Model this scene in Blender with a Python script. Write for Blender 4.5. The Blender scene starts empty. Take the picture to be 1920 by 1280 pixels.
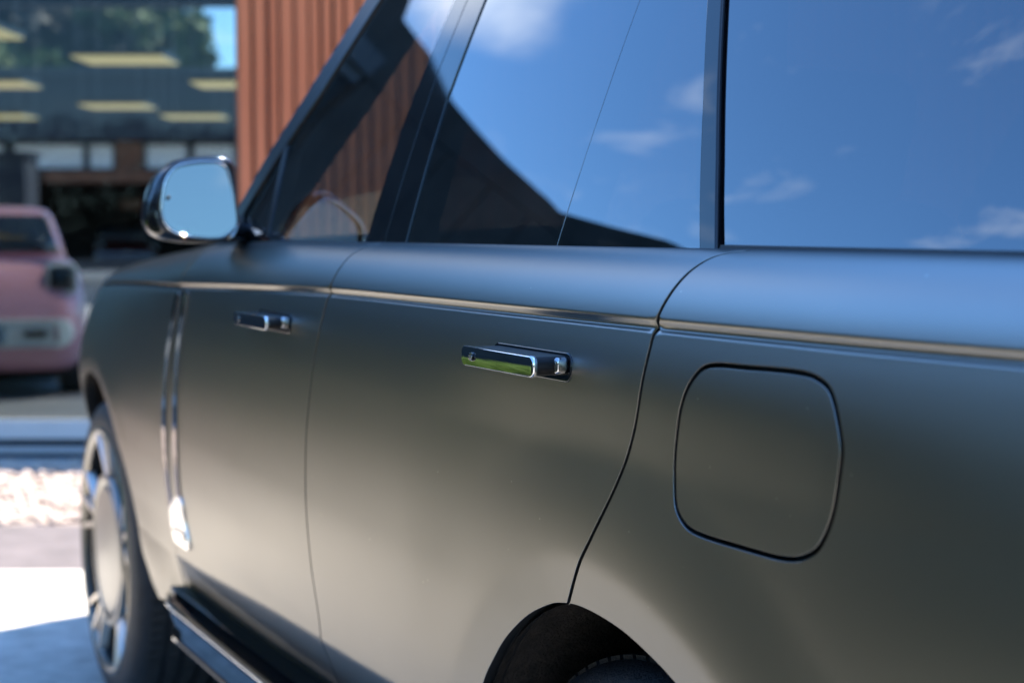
import bpy, bmesh, math, random
import numpy as np
from mathutils import Vector, Matrix, geometry
random.seed(7); np.random.seed(7)
S = bpy.context.scene
COL = S.collection

# ---------------------------------------------------------------- camera, sky, sun, exposure
PITCH, YAW = math.radians(4.0565), math.radians(25.3015)
CAM = np.array([0.0, 0.72, 1.243])
HEAD = np.array([math.cos(YAW), -math.sin(YAW), 0.0])      # horizontal heading of the camera
SIDE = np.array([-math.sin(YAW), -math.cos(YAW), 0.0])     # to its right; the shop front runs along this
cd = bpy.data.cameras.new('camera'); cam = bpy.data.objects.new('camera', cd); COL.objects.link(cam)
cd.sensor_width = 36.0; cd.lens = 55.0; cd.clip_start = 0.02; cd.clip_end = 3000
cam.location = CAM
cam.rotation_euler = (math.pi/2 - PITCH, 0, -math.pi/2 - YAW)
cd.dof.use_dof = True; cd.dof.focus_distance = 1.62; cd.dof.aperture_fstop = 4.4; cd.dof.aperture_blades = 0
S.camera = cam

SUN = np.array([-0.12, -0.45, 0.885]); SUN /= np.linalg.norm(SUN)
w = bpy.data.worlds.new('World'); S.world = w; w.use_nodes = True
nt = w.node_tree; N = nt.nodes; L = nt.links
bg = N['Background']
sky = N.new('ShaderNodeTexSky'); sky.sky_type = 'NISHITA'; sky.sun_disc = False
sky.sun_elevation = math.asin(SUN[2]); sky.sun_rotation = math.atan2(SUN[0], SUN[1])
sky.air_density = 1.0; sky.dust_density = 0.3; sky.ozone_density = 3.0
tc = N.new('ShaderNodeTexCoord')
# wispy clouds: direction projected on a flat layer, two stretched noises
sep = N.new('ShaderNodeSeparateXYZ'); L.new(tc.outputs['Generated'], sep.inputs[0])
mx = N.new('ShaderNodeMath'); mx.operation = 'MAXIMUM'; mx.inputs[1].default_value = 0.06; L.new(sep.outputs['Z'], mx.inputs[0])
dv = N.new('ShaderNodeVectorMath'); dv.operation = 'DIVIDE'; L.new(tc.outputs['Generated'], dv.inputs[0])
cmb = N.new('ShaderNodeCombineXYZ'); 
for i in range(3): L.new(mx.outputs[0], cmb.inputs[i])
L.new(cmb.outputs[0], dv.inputs[1])
mp = N.new('ShaderNodeMapping'); mp.inputs['Rotation'].default_value = (0, 0, 0.5); mp.inputs['Scale'].default_value = (1.0, 2.3, 1); mp.inputs['Location'].default_value = (0.3, 0.1, 0)
L.new(dv.outputs[0], mp.inputs[0])
n1 = N.new('ShaderNodeTexNoise'); n1.inputs['Scale'].default_value = 1.7; n1.inputs['Detail'].default_value = 7; n1.inputs['Roughness'].default_value = 0.58; n1.inputs['Distortion'].default_value = 0.5
L.new(mp.outputs[0], n1.inputs[0])
cr_ = N.new('ShaderNodeValToRGB'); cr_.color_ramp.elements[0].position = 0.57; cr_.color_ramp.elements[1].position = 0.95
cr_.color_ramp.elements[1].color = (0.5, 0.5, 0.5, 1)
L.new(n1.outputs[0], cr_.inputs[0])
mix = N.new('ShaderNodeMixRGB'); L.new(cr_.outputs[0], mix.inputs[0]); L.new(sky.outputs[0], mix.inputs[1]); mix.inputs[2].default_value = (9.0, 9.4, 10.0, 1)
tint = N.new('ShaderNodeMixRGB'); tint.blend_type = 'MULTIPLY'; tint.inputs[0].default_value = 1.0; tint.inputs[2].default_value = (0.66, 1.0, 1.28, 1)
L.new(sky.outputs[0], tint.inputs[1]); L.new(tint.outputs[0], mix.inputs[1])
ca, ce = math.radians(8.5), math.radians(25)
dp = N.new('ShaderNodeVectorMath'); dp.operation = 'DOT_PRODUCT'; L.new(tc.outputs['Generated'], dp.inputs[0]); dp.inputs[1].default_value = (math.cos(ca)*math.cos(ce), math.sin(ca)*math.cos(ce), math.sin(ce))
n2 = N.new('ShaderNodeTexNoise'); n2.inputs['Scale'].default_value = 9.0; n2.inputs['Detail'].default_value = 6; L.new(tc.outputs['Generated'], n2.inputs[0])
ad = N.new('ShaderNodeMath'); ad.operation = 'MULTIPLY_ADD'; L.new(n2.outputs[0], ad.inputs[0]); ad.inputs[1].default_value = 0.016; L.new(dp.outputs['Value'], ad.inputs[2])
cm = N.new('ShaderNodeMapRange'); cm.interpolation_type = 'SMOOTHSTEP'; cm.inputs['From Min'].default_value = 0.9995; cm.inputs['From Max'].default_value = 1.0075; cm.inputs['To Max'].default_value = 0.55; L.new(ad.outputs[0], cm.inputs[0])
mix2 = N.new('ShaderNodeMixRGB'); L.new(cm.outputs[0], mix2.inputs[0]); L.new(mix.outputs[0], mix2.inputs[1]); mix2.inputs[2].default_value = (9.5, 9.8, 10.0, 1)
L.new(mix2.outputs[0], bg.inputs[0]); bg.inputs[1].default_value = 0.15

sl = bpy.data.lights.new('sun', 'SUN'); so = bpy.data.objects.new('sun', sl); COL.objects.link(so)
sl.energy = 5.0; sl.angle = math.radians(0.5); sl.color = (1.0, 0.93, 0.83)
so.rotation_euler = Vector(-SUN).to_track_quat('-Z', 'Y').to_euler()
S.view_settings.view_transform = 'Standard'; S.view_settings.look = 'None'; S.view_settings.gamma = 1.0
S.view_settings.use_curve_mapping = False; S.view_settings.exposure = 1.8
S.render.engine = 'CYCLES'; S.cycles.max_bounces = 10; S.cycles.glossy_bounces = 6; S.cycles.transparent_max_bounces = 16
S.cycles.use_denoising = True; S.cycles.sample_clamp_indirect = 6.0; S.cycles.caustics_reflective = False; S.cycles.caustics_refractive = False

# ---------------------------------------------------------------- materials
def mat(name, base, rough=0.5, metal=0.0, spec=0.5, noise=0.0, nscale=8.0, bump=0.0, bscale=60.0, stretch=(1,1,1), base2=None, coat=0.0, emit=None, estr=0.0, roughvar=0.0, aniso=0.0):
    m = bpy.data.materials.new(name); m.use_nodes = True
    nt = m.node_tree; N, L = nt.nodes, nt.links; b = N['Principled BSDF']
    b.inputs['Base Color'].default_value = (*base, 1); b.inputs['Roughness'].default_value = rough; b.inputs['Metallic'].default_value = metal
    b.inputs['Specular IOR Level'].default_value = spec; b.inputs['Coat Weight'].default_value = coat; b.inputs['Coat Roughness'].default_value = 0.03
    if emit: b.inputs['Emission Color'].default_value = (*emit, 1); b.inputs['Emission Strength'].default_value = estr
    if noise > 0 or bump > 0 or base2 or roughvar > 0:
        tc = N.new('ShaderNodeTexCoord'); mp = N.new('ShaderNodeMapping'); mp.inputs['Scale'].default_value = stretch
        L.new(tc.outputs['Object'], mp.inputs[0])
    if noise > 0 or base2 or roughvar > 0:
        n = N.new('ShaderNodeTexNoise'); n.inputs['Scale'].default_value = nscale; n.inputs['Detail'].default_value = 6; n.inputs['Roughness'].default_value = 0.6
        L.new(mp.outputs[0], n.inputs[0])
    if noise > 0 or base2:
        r = N.new('ShaderNodeValToRGB'); L.new(n.outputs[0], r.inputs[0])
        r.color_ramp.elements[0].position = 0.3; r.color_ramp.elements[1].position = 0.7
        b2 = base2 if base2 else tuple(min(1, c*(1+noise)) for c in base)
        b1 = base if base2 else tuple(c*(1-noise) for c in base)
        r.color_ramp.elements[0].color = (*b1, 1); r.color_ramp.elements[1].color = (*b2, 1)
        L.new(r.outputs[0], b.inputs['Base Color'])
    if roughvar > 0:
        mr = N.new('ShaderNodeMapRange'); mr.inputs['To Min'].default_value = max(0.01, rough-roughvar); mr.inputs['To Max'].default_value = rough+roughvar
        L.new(n.outputs[0], mr.inputs[0]); L.new(mr.outputs[0], b.inputs['Roughness'])
    if bump > 0:
        nb = N.new('ShaderNodeTexNoise'); nb.inputs['Scale'].default_value = bscale; nb.inputs['Detail'].default_value = 5; L.new(mp.outputs[0], nb.inputs[0])
        bp = N.new('ShaderNodeBump'); bp.inputs['Strength'].default_value = bump; bp.inputs['Distance'].default_value = 0.01
        L.new(nb.outputs[0], bp.inputs['Height']); L.new(bp.outputs[0], b.inputs['Normal'])
    return m

def glass_mat(name, tint, f0=0.05, refl=(1,1,1)):
    """thin pane: mirror reflection by Schlick's law on either side, tinted see-through for the rest"""
    m = bpy.data.materials.new(name); m.use_nodes = True
    nt = m.node_tree; N, L = nt.nodes, nt.links; N.remove(N['Principled BSDF'])
    g = N.new('ShaderNodeNewGeometry'); dp = N.new('ShaderNodeVectorMath'); dp.operation = 'DOT_PRODUCT'
    L.new(g.outputs['Normal'], dp.inputs[0]); L.new(g.outputs['Incoming'], dp.inputs[1])
    def mth(op, a, b=None, clamp=False):
        n = N.new('ShaderNodeMath'); n.operation = op; n.use_clamp = clamp
        for k, v in enumerate((a, b)):
            if v is None: continue
            if isinstance(v, (int, float)): n.inputs[k].default_value = v
            else: L.new(v, n.inputs[k])
        return n.outputs[0]
    c = mth('SUBTRACT', 1.0, mth('ABSOLUTE', dp.outputs['Value']), True)
    f = mth('ADD', mth('MULTIPLY', mth('POWER', c, 5.0), 1.0-f0), f0, True)
    tr = N.new('ShaderNodeBsdfTransparent'); tr.inputs[0].default_value = (*tint, 1)
    gl = N.new('ShaderNodeBsdfGlossy'); gl.inputs['Roughness'].default_value = 0.0; gl.inputs['Color'].default_value = (*refl, 1)
    ms = N.new('ShaderNodeMixShader'); L.new(f, ms.inputs[0]); L.new(tr.outputs[0], ms.inputs[1]); L.new(gl.outputs[0], ms.inputs[2])
    L.new(ms.outputs[0], N['Material Output'].inputs[0])
    return m

PR = 0.405
def paint_mat():
    m = mat('satin_grey_paint', (0.35, 0.335, 0.31), rough=0.33, metal=0.9, noise=0.03, nscale=1.5)
    nt = m.node_tree; N, L = nt.nodes, nt.links; b = N['Principled BSDF']
    tc = N.new('ShaderNodeTexCoord')
    # sparse dust specks
    v = N.new('ShaderNodeTexVoronoi'); v.inputs['Scale'].default_value = 55; L.new(tc.outputs['Object'], v.inputs['Vector'])
    lt = N.new('ShaderNodeMath'); lt.operation = 'LESS_THAN'; lt.inputs[1].default_value = 0.05; L.new(v.outputs['Distance'], lt.inputs[0])
    sp = N.new('ShaderNodeSeparateColor'); L.new(v.outputs['Color'], sp.inputs[0])
    gt = N.new('ShaderNodeMath'); gt.operation = 'GREATER_THAN'; gt.inputs[1].default_value = 0.72; L.new(sp.outputs[0], gt.inputs[0])
    mu = N.new('ShaderNodeMath'); mu.operation = 'MULTIPLY'; L.new(lt.outputs[0], mu.inputs[0]); L.new(gt.outputs[0], mu.inputs[1])
    mc = N.new('ShaderNodeMixRGB'); src = b.inputs['Base Color'].links[0].from_socket
    L.new(mu.outputs[0], mc.inputs[0]); L.new(src, mc.inputs[1]); mc.inputs[2].default_value = (0.6, 0.56, 0.5, 1); L.new(mc.outputs[0], b.inputs['Base Color'])
    # faint grain in the satin finish
    n = N.new('ShaderNodeTexNoise'); n.inputs['Scale'].default_value = 900; n.inputs['Detail'].default_value = 2; L.new(tc.outputs['Object'], n.inputs[0])
    mr = N.new('ShaderNodeMapRange'); mr.inputs['To Min'].default_value = PR-0.04; mr.inputs['To Max'].default_value = PR+0.04; L.new(n.outputs[0], mr.inputs[0])
    gl = N.new('ShaderNodeBsdfGlossy'); gl.distribution = 'BECKMANN'; L.new(mr.outputs[0], gl.inputs['Roughness'])
    L.new(mc.outputs[0], gl.inputs['Color']); df = N.new('ShaderNodeBsdfDiffuse'); L.new(mc.outputs[0], df.inputs['Color'])
    ms = N.new('ShaderNodeMixShader'); ms.inputs[0].default_value = 0.02; L.new(gl.outputs[0], ms.inputs[1]); L.new(df.outputs[0], ms.inputs[2])
    L.new(ms.outputs[0], N['Material Output'].inputs[0]); N.remove(b)
    return m

M = dict(
 paint=paint_mat(),
 gloss=mat('gloss_black', (0.006, 0.006, 0.007), rough=0.03, spec=0.5, coat=0.0),
 black=mat('black_plastic', (0.008, 0.008, 0.008), rough=0.5, noise=0.3, nscale=40),
 trim=mat('satin_black_trim', (0.010, 0.0105, 0.011), rough=0.28, noise=0.2, nscale=30),
 felt=mat('wheel_arch_felt', (0.018, 0.016, 0.014), rough=0.95, spec=0.1, noise=0.5, nscale=60, bump=0.6, bscale=240, base2=(0.045, 0.036, 0.030)),
 rubber=mat('tyre_rubber', (0.020, 0.020, 0.021), rough=0.55, noise=0.35, nscale=30, bump=0.35, bscale=220),
 chrome=mat('dark_chrome', (0.72, 0.72, 0.74), rough=0.06, metal=1.0, roughvar=0.02, nscale=20),
 darkchrome=mat('smoked_mirror', (0.42, 0.42, 0.44), rough=0.015, metal=1.0, roughvar=0.01, nscale=12),
 mirror=mat('mirror_silver', (0.19, 0.185, 0.16), rough=0.004, metal=1.0, roughvar=0.003, nscale=5),
 vent=mat('smoked_vent_chrome', (0.20, 0.20, 0.205), rough=0.04, metal=1.0, roughvar=0.01, nscale=12),
 brushed=mat('brushed_dark_metal', (0.035, 0.035, 0.037), rough=0.40, metal=1.0, noise=0.35, nscale=300, stretch=(1, 0.1, 1)),
 alloy=mat('satin_alloy', (0.27, 0.255, 0.23), rough=0.36, metal=0.95, noise=0.08, nscale=14),
 spoke=mat('bright_spoke_alloy', (0.62, 0.56, 0.49), rough=0.30, metal=0.95, noise=0.08, nscale=14),
 platemetal=mat('pale_satin_plate', (0.78, 0.75, 0.71), rough=0.24, metal=1.0, noise=0.05, nscale=14),
 darkalloy=mat('dark_alloy', (0.008, 0.008, 0.009), rough=0.45, metal=0.0, noise=0.2, nscale=14),
 leather=mat('black_leather', (0.018, 0.019, 0.02), rough=0.5, noise=0.3, nscale=25, bump=0.3, bscale=150),
 lining=mat('cabin_lining', (0.008, 0.0085, 0.009), rough=0.95, spec=0.05, noise=0.2, nscale=40),
 frontglass=glass_mat('clear_side_glass', (0.33, 0.37, 0.35), 0.13),
 screen=glass_mat('windscreen_glass', (0.62, 0.68, 0.66), 0.03),
 privacy=glass_mat('privacy_glass', (0.018, 0.02, 0.022), 0.17, (0.92, 0.96, 1.0)),
 shopglass=glass_mat('shop_glass', (0.54, 0.56, 0.56), 0.012),
 steel=mat('grey_aluminium', (0.42, 0.42, 0.41), rough=0.45, metal=0.3, noise=0.06, nscale=5),
 darksteel=mat('dark_grey_metal', (0.022, 0.028, 0.036), rough=0.45, noise=0.15, nscale=3),
 rail=mat('pale_stone_rail', (0.50, 0.48, 0.44), rough=0.7, noise=0.06, nscale=4), wood=None, concrete=mat('pale_concrete', (0.42, 0.38, 0.32), rough=0.9, noise=0.16, nscale=11.0, bump=0.5, bscale=90, base2=(0.70, 0.64, 0.55)),
 asphalt=mat('grey_asphalt', (0.10, 0.085, 0.082), rough=0.95, noise=0.2, nscale=5, bump=0.5, bscale=140, base2=(0.155, 0.13, 0.126)),
 earth=mat('gravel_ground', (0.25, 0.20, 0.165), rough=0.95, noise=0.2, nscale=20, bump=0.5, bscale=80),
 stone=mat('gravel_stone', (0.42, 0.33, 0.27), rough=0.9, noise=0.25, nscale=9),
 court=mat('courtyard_paving', (0.30, 0.295, 0.285), rough=0.85, noise=0.15, nscale=2, bump=0.2, bscale=60),
 lawn=mat('lawn_ground', (0.010, 0.016, 0.010), rough=0.95, noise=0.4, nscale=4, bump=0.8, bscale=120, base2=(0.02, 0.027, 0.012)),
 lawnblade=mat('lawn_blade', (0.012, 0.022, 0.010), rough=0.8, spec=0.1, noise=0.4, nscale=3, base2=(0.022, 0.036, 0.014)),
 blade=mat('grass_blade', (0.075, 0.14, 0.02), rough=0.6, noise=0.4, nscale=3, base2=(0.14, 0.22, 0.035)),
 leaf=mat('leaf_green', (0.035, 0.075, 0.018), rough=0.6, noise=0.5, nscale=0.8, base2=(0.075, 0.12, 0.03)),
 darkleaf=mat('dark_leaf_green', (0.006, 0.012, 0.011), rough=0.6, noise=0.5, nscale=0.8, base2=(0.010, 0.019, 0.016)),
 bark=mat('bark', (0.08, 0.06, 0.045), rough=0.95, noise=0.4, nscale=12, bump=0.6, bscale=30),
 cladding=mat('charcoal_cladding', (0.038, 0.041, 0.042), rough=0.85, spec=0.15, noise=0.25, nscale=2),
 lamp=mat('lamp_diffuser', (0.8, 0.75, 0.5), rough=0.6, emit=(1.0, 0.80, 0.26), estr=0.27),
 pink=mat('pink_car_paint', (0.66, 0.33, 0.39), rough=0.25, noise=0.04, nscale=3, coat=0.6),
 red=mat('dark_red_car_paint', (0.03, 0.004, 0.004), rough=0.2, noise=0.05, nscale=3, coat=1.0),
 cream=mat('cream_plastic', (0.62, 0.66, 0.64), rough=0.35, noise=0.05, nscale=6),
 carglass=mat('dark_car_glass', (0.012, 0.02, 0.028), rough=0.03, spec=0.8, roughvar=0.01, nscale=3),
 blind=mat('white_blind', (0.84, 0.86, 0.85), rough=0.7, noise=0.06, nscale=2),
 render=mat('grey_wall_render', (0.016, 0.022, 0.031), rough=0.85, noise=0.12, nscale=1.5),
 brown=mat('brown_timber', (0.14, 0.055, 0.025), rough=0.7, noise=0.3, nscale=4),
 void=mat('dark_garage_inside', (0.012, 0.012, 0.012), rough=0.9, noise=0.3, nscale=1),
 plate=mat('plate_blue_grey', (0.18, 0.27, 0.34), rough=0.4, noise=0.1, nscale=8),
 ink=mat('silver_lettering', (0.75, 0.75, 0.76), rough=0.25, metal=1.0, noise=0.05, nscale=50),
 redlens=mat('red_lens', (0.5, 0.01, 0.01), rough=0.15, noise=0.1, nscale=20, coat=1.0),
)
M['wood'] = mat('cedar_board', (0.43, 0.112, 0.046), rough=0.75, spec=0.15, noise=0.25, nscale=1.2, stretch=(9, 9, 0.6), bump=0.25, bscale=25, base2=(0.58, 0.18, 0.08))

# ---------------------------------------------------------------- small helpers
def link(name, me, m=None, parent=None):
    o = bpy.data.objects.new(name, me); COL.objects.link(o)
    if m is not None:
        for k in (m if isinstance(m, (list, tuple)) else [m]): me.materials.append(k)
    if parent is not None:
        o.parent = parent
        if parent.type == 'EMPTY' or parent.parent is None: o.location = -Vector(parent.location) if parent.get('world_children') else (0, 0, 0)
    return o
def thing(name, label, cat, loc=(0, 0, 0), rotz=0, group=None, world=True):
    o = bpy.data.objects.new(name, None); COL.objects.link(o); o.location = loc; o.rotation_euler = (0, 0, rotz)
    o['label'] = label; o['category'] = cat
    if world: o['world_children'] = 1
    if group: o['group'] = group
    o.empty_display_size = 0.2
    return o
def tag(o, label=None, cat=None, group=None, kind=None):
    if label: o['label'] = label
    if cat: o['category'] = cat
    if group: o['group'] = group
    if kind: o['kind'] = kind
    return o
def me_from(verts, faces, smooth=False, name='mesh'):
    me = bpy.data.meshes.new(name); me.from_pydata([tuple(map(float, v)) for v in verts], [], [tuple(map(int, f)) for f in faces]); me.update()
    if smooth: me.polygons.foreach_set('use_smooth', [True]*len(me.polygons))
    return me
def bm_me(bm, smooth=False, name='mesh'):
    bmesh.ops.recalc_face_normals(bm, faces=bm.faces[:])
    me = bpy.data.meshes.new(name); bm.to_mesh(me); bm.free()
    if smooth: me.polygons.foreach_set('use_smooth', [True]*len(me.polygons))
    return me
def smooth_angle(me, deg=35):
    me.polygons.foreach_set('use_smooth', [True]*len(me.polygons))
    bm = bmesh.new(); bm.from_mesh(me)
    for e in bm.edges:
        if len(e.link_faces) == 2 and e.calc_face_angle(0) > math.radians(deg): e.smooth = False
    bm.to_mesh(me); bm.free()
def box(bm, c, s, R=None, bev=0.0, seg=2):
    g = bmesh.ops.create_cube(bm, size=1.0); vs = g['verts']
    for v in vs: v.co = Vector((v.co.x*s[0], v.co.y*s[1], v.co.z*s[2]))
    if bev > 0:
        es = list({e for v in vs for e in v.link_edges})
        r = bmesh.ops.bevel(bm, geom=es, offset=bev, segments=seg, profile=0.5, affect='EDGES')
        vs = list({v for f in r['faces'] for v in f.verts} | {v for v in vs if v.is_valid})
    for v in vs:
        co = v.co.copy()
        if R is not None: co = R @ co
        v.co = co + Vector(c)
    return vs
def ds(d, s, z=0.0):
    """point at distance d ahead of the camera along its heading, s to its right"""
    p = CAM + HEAD*d + SIDE*s; return Vector((p[0], p[1], z))
RF = Matrix(((HEAD[0], -SIDE[0], 0), (HEAD[1], -SIDE[1], 0), (0, 0, 1)))   # local x = away from camera, y = left along the shop front
def fbox(bm, d0, d1, s0, s1, z0, z1, bev=0.0, seg=2):
    c = ds((d0+d1)/2, (s0+s1)/2, (z0+z1)/2); return box(bm, c, (abs(d1-d0), abs(s1-s0), abs(z1-z0)), RF, bev, seg)
def tube(bm, pts, r, n=8, cap=True):
    pts = [Vector(p) for p in pts]; rings = []
    rr = r if isinstance(r, (list, tuple)) else [r]*len(pts)
    for i, p in enumerate(pts):
        t = (pts[min(i+1, len(pts)-1)] - pts[max(i-1, 0)]).normalized()
        a = t.orthogonal().normalized() if i == 0 else (a - t*a.dot(t)).normalized()
        b = t.cross(a); rings.append([bm.verts.new(p + (a*math.cos(k*2*math.pi/n) + b*math.sin(k*2*math.pi/n))*rr[i]) for k in range(n)])
    for i in range(len(rings)-1):
        for k in range(n): bm.faces.new((rings[i][k], rings[i][(k+1) % n], rings[i+1][(k+1) % n], rings[i+1][k]))
    if cap: bm.faces.new(rings[0][::-1]); bm.faces.new(rings[-1])
def loft(bm, rings, close=True, cap0=True, cap1=True):
    R = [[bm.verts.new(Vector(p)) for p in r] for r in rings]; n = len(R[0])
    for i in range(len(R)-1):
        for k in range(n if close else n-1):
            bm.faces.new((R[i][k], R[i][(k+1) % n], R[i+1][(k+1) % n], R[i+1][k]))
    if cap0: bm.faces.new(R[0][::-1])
    if cap1: bm.faces.new(R[-1])
def catmull(P, per=10):
    P = [np.array(p, float) for p in P]; Q = [2*P[0]-P[1]] + P + [2*P[-1]-P[-2]]; out = []
    for i in range(1, len(Q)-2):
        for k in range(per):
            t = k/per; out.append(0.5*((2*Q[i]) + (-Q[i-1]+Q[i+1])*t + (2*Q[i-1]-5*Q[i]+4*Q[i+1]-Q[i+2])*t*t + (-Q[i-1]+3*Q[i]-3*Q[i+1]+Q[i+2])*t**3))
    out.append(P[-1]); return out
def rrect(hx, hy, r, n=5):
    out = []
    for cx, cy, a0 in ((hx-r, hy-r, 0), (-hx+r, hy-r, 90), (-hx+r, -hy+r, 180), (hx-r, -hy+r, 270)):
        for k in range(n+1):
            a = math.radians(a0 + 90*k/n); out.append((cx + r*math.cos(a), cy + r*math.sin(a)))
    return out

# ---------------------------------------------------------------- the setting: ground
def sheet(name, d0, d1, s0, s1, z, m, nd=1, ns=1):
    v = []; f = []
    for i in range(nd+1):
        for j in range(ns+1): v.append(ds(d0+(d1-d0)*i/nd, s0+(s1-s0)*j/ns, z))
    for i in range(nd):
        for j in range(ns):
            a = i*(ns+1)+j; f.append((a, a+1, a+ns+2, a+ns+1))
    o = link(name, me_from(v, f), m); o['kind'] = 'structure'; return o
sheet('ground', -400, 1200, -800, 800, -0.012, M['lawn'])
edge = [(.904*x-.427*.16, -.427*x-.904*.16) for x in (-12, -6, 0, 1, 2, 2.8)] + [(2.95, -1.62), (3.5, -2.1), (4.1, -2.6), (4.7, -3.05), (5.2, -3.45), (5.68, -3.6)]
edge = edge[:3] + [tuple(q) for q in catmull(edge[3:], 8)]
V_ = [ds(d, s, -.002) for d, s in edge] + [ds(d, 14, -.002) for d, s in edge]; n_ = len(edge)
o = link('pavement', me_from(V_, [(k, k+n_, k+n_+1, k+1) for k in range(n_-1)]), M['concrete']); o['kind'] = 'structure'
sheet('path', 5.68, 6.56, -4.7, 14, -0.002, M['asphalt'])
sheet('gravel_bed', 6.56, 8.32, -5.4, 14, -0.006, M['earth'])
sheet('courtyard', 8.32, 46, -26, 26, -0.002, M['court'])

# loose stones of the gravel bed, real geometry joined as one
def stones():
    rng = np.random.RandomState(3); ico = bmesh.new(); bmesh.ops.create_icosphere(ico, subdivisions=1, radius=1.0)
    bv = np.array([v.co[:] for v in ico.verts]); bf = np.array([[v.index for v in f.verts] for f in ico.faces]); ico.free()
    V, F, n = [], [], 0
    for i in range(7000):
        d = rng.uniform(6.6, 8.3); s = rng.uniform(-5.4, 0.6); r = rng.uniform(0.012, 0.03)
        A = rng.normal(size=3); sc = r*np.array([rng.uniform(.8, 1.3), rng.uniform(.8, 1.3), rng.uniform(.5, .8)])
        a = rng.uniform(0, 6.28); c_, s_ = math.cos(a), math.sin(a)
        v = bv*sc*(1+rng.uniform(-.15, .15, (len(bv), 1))); v = np.stack([v[:, 0]*c_-v[:, 1]*s_, v[:, 0]*s_+v[:, 1]*c_, v[:, 2]], 1)
        p = np.array(ds(d, s, rng.uniform(-.004, .012))); V.append(v+p); F.append(bf+n); n += len(bv)
    return me_from(np.concatenate(V), np.concatenate(F), True)
o = link('gravel', stones(), M['stone']); tag(o, 'bright loose gravel in the bed along the shop front', 'gravel', kind='stuff')

# ---------------------------------------------------------------- grey SUV
def pchip(xs, ys):
    xs=np.array(xs,float); ys=np.array(ys,float); h=np.diff(xs); d=np.diff(ys)/h
    m=np.zeros_like(ys); m[0]=d[0]; m[-1]=d[-1]
    for i in range(1,len(xs)-1):
        if d[i-1]*d[i]>0:
            w1=2*h[i]+h[i-1]; w2=h[i]+2*h[i-1]; m[i]=(w1+w2)/(w1/d[i-1]+w2/d[i])
    def fn(x):
        x=np.clip(np.asarray(x,float),xs[0],xs[-1]); i=np.clip(np.searchsorted(xs,x)-1,0,len(h)-1)
        t=(x-xs[i])/h[i]; t2=t*t; t3=t2*t
        return (2*t3-3*t2+1)*ys[i]+(t3-2*t2+t)*h[i]*m[i]+(-2*t3+3*t2)*ys[i+1]+(t3-t2)*h[i]*m[i+1]
    return fn
yplan=pchip([.08,.13,.2,.35,.5,.75,1.0,1.3,1.6,2.6,3.0,3.5,4.06,4.4,4.6,4.75,4.88,4.96],
            [-.6,-.38,-.24,-.13,-.08,-.037,-.012,-.002,0,0,-.006,-.018,-.036,-.052,-.085,-.15,-.32,-.65])
zcrease=pchip([.1,1.2,2.0,2.6,3.07,4.3,4.96],[1.155,1.154,1.153,1.143,1.131,1.10,1.06])
zbelt=pchip([.1,2.4,2.8,3.2,4.2,4.6,4.96],[1.226,1.226,1.222,1.212,1.165,1.12,1.04])
ashoul=pchip([.1,2.8,3.6,5],[.062,.064,.12,.13])
leank=pchip([3.0,4.2,5],[0,.62,.75])
ztuck=pchip([1.2,1.7,2.0,2.5,3.1,3.4],[.70,.66,.641,.617,.575,.56])
prof=pchip([.55,.62,.66,.75,.85,.95,1.03,1.08,1.12,1.15],[-.022,-.0145,-.0085,.0035,.0115,.0138,.0120,.0090,.0047,0])
GW=.0095; LS=.11; PH0=17.0
def sst(t):
    t=np.clip(t,0,1); return t*t*(3-2*t)
def surf(X,w,archoff=None):
    X=np.asarray(X,float); w=np.asarray(w,float)
    zc=zcrease(X)
    ph=np.radians(PH0+np.clip((w-GW)/LS,0,1)*(84-PH0)); s0=np.sin(np.radians(PH0))
    zlow=zc+np.minimum(w,GW)
    z=np.where(w>GW, zc+GW+(zbelt(X)-zc-GW)*(np.sin(ph)-s0)/(np.sin(np.radians(84))-s0), zlow)
    y=yplan(X)-leank(X)*np.maximum(0,zlow-.8)**2
    y=y+prof(zlow-(zc-1.15)*sst((zlow-.8)/.3))
    zt=ztuck(X); d=np.maximum(0,zt-zlow); y=y-.40*(np.sqrt(d*d+.008**2)-.008)*sst((3.34-X)/.12)
    g=np.where(w>=0, np.clip(1-w/GW,0,1), np.clip(1+w/.0042,0,1)); y=y-.0045*g*g*(3-2*g)
    y=y-ashoul(X)*(np.cos(np.radians(PH0))-np.cos(ph))
    if archoff is not None: y=y+archoff(X,z)
    return np.stack([X,y,z],-1)
TG=np.tan(np.radians(16.))
def glassp(X,z,off=0.):
    X=np.asarray(X,float); z=np.asarray(z,float); dz=z-1.225
    return np.stack([X,yplan(np.clip(X,.35,3.2))*.8-.064-dz*TG-dz*dz/6+off,z],-1)

ARCH_R = [(1.715,.44),(1.714,.50),(1.70,.57),(1.66,.66),(1.615,.722),(1.577,.76),(1.536,.795),(1.478,.832),(1.426,.855),(1.394,.8635),(1.356,.868),(1.303,.866),(1.253,.858),(1.183,.836),(1.12,.80),(1.05,.735),(1.0,.65),(.975,.55),(.965,.44)]
ARCH_F = [(3.49,.418),(3.55,.434),(3.60,.455),(3.68,.492),(3.732,.545),(3.772,.605),(3.808,.668),(3.881,.742),(3.957,.803),(4.077,.849),(4.208,.865),(4.311,.861),(4.455,.832),(4.55,.785),(4.62,.71),(4.66,.62),(4.668,.5),(4.66,.40)]
ARC_R = np.array(catmull(ARCH_R, 6)); ARC_F = np.array(catmull(ARCH_F, 6))
def seg_dist(px, pz, arc):
    d = np.full(px.shape, 9.0)
    for a, b in zip(arc[:-1], arc[1:]):
        ab = b-a; t = np.clip(((px-a[0])*ab[0]+(pz-a[1])*ab[1])/max(1e-12, ab@ab), 0, 1)
        d = np.minimum(d, np.hypot(px-a[0]-t*ab[0], pz-a[1]-t*ab[1]))
    return d
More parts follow.
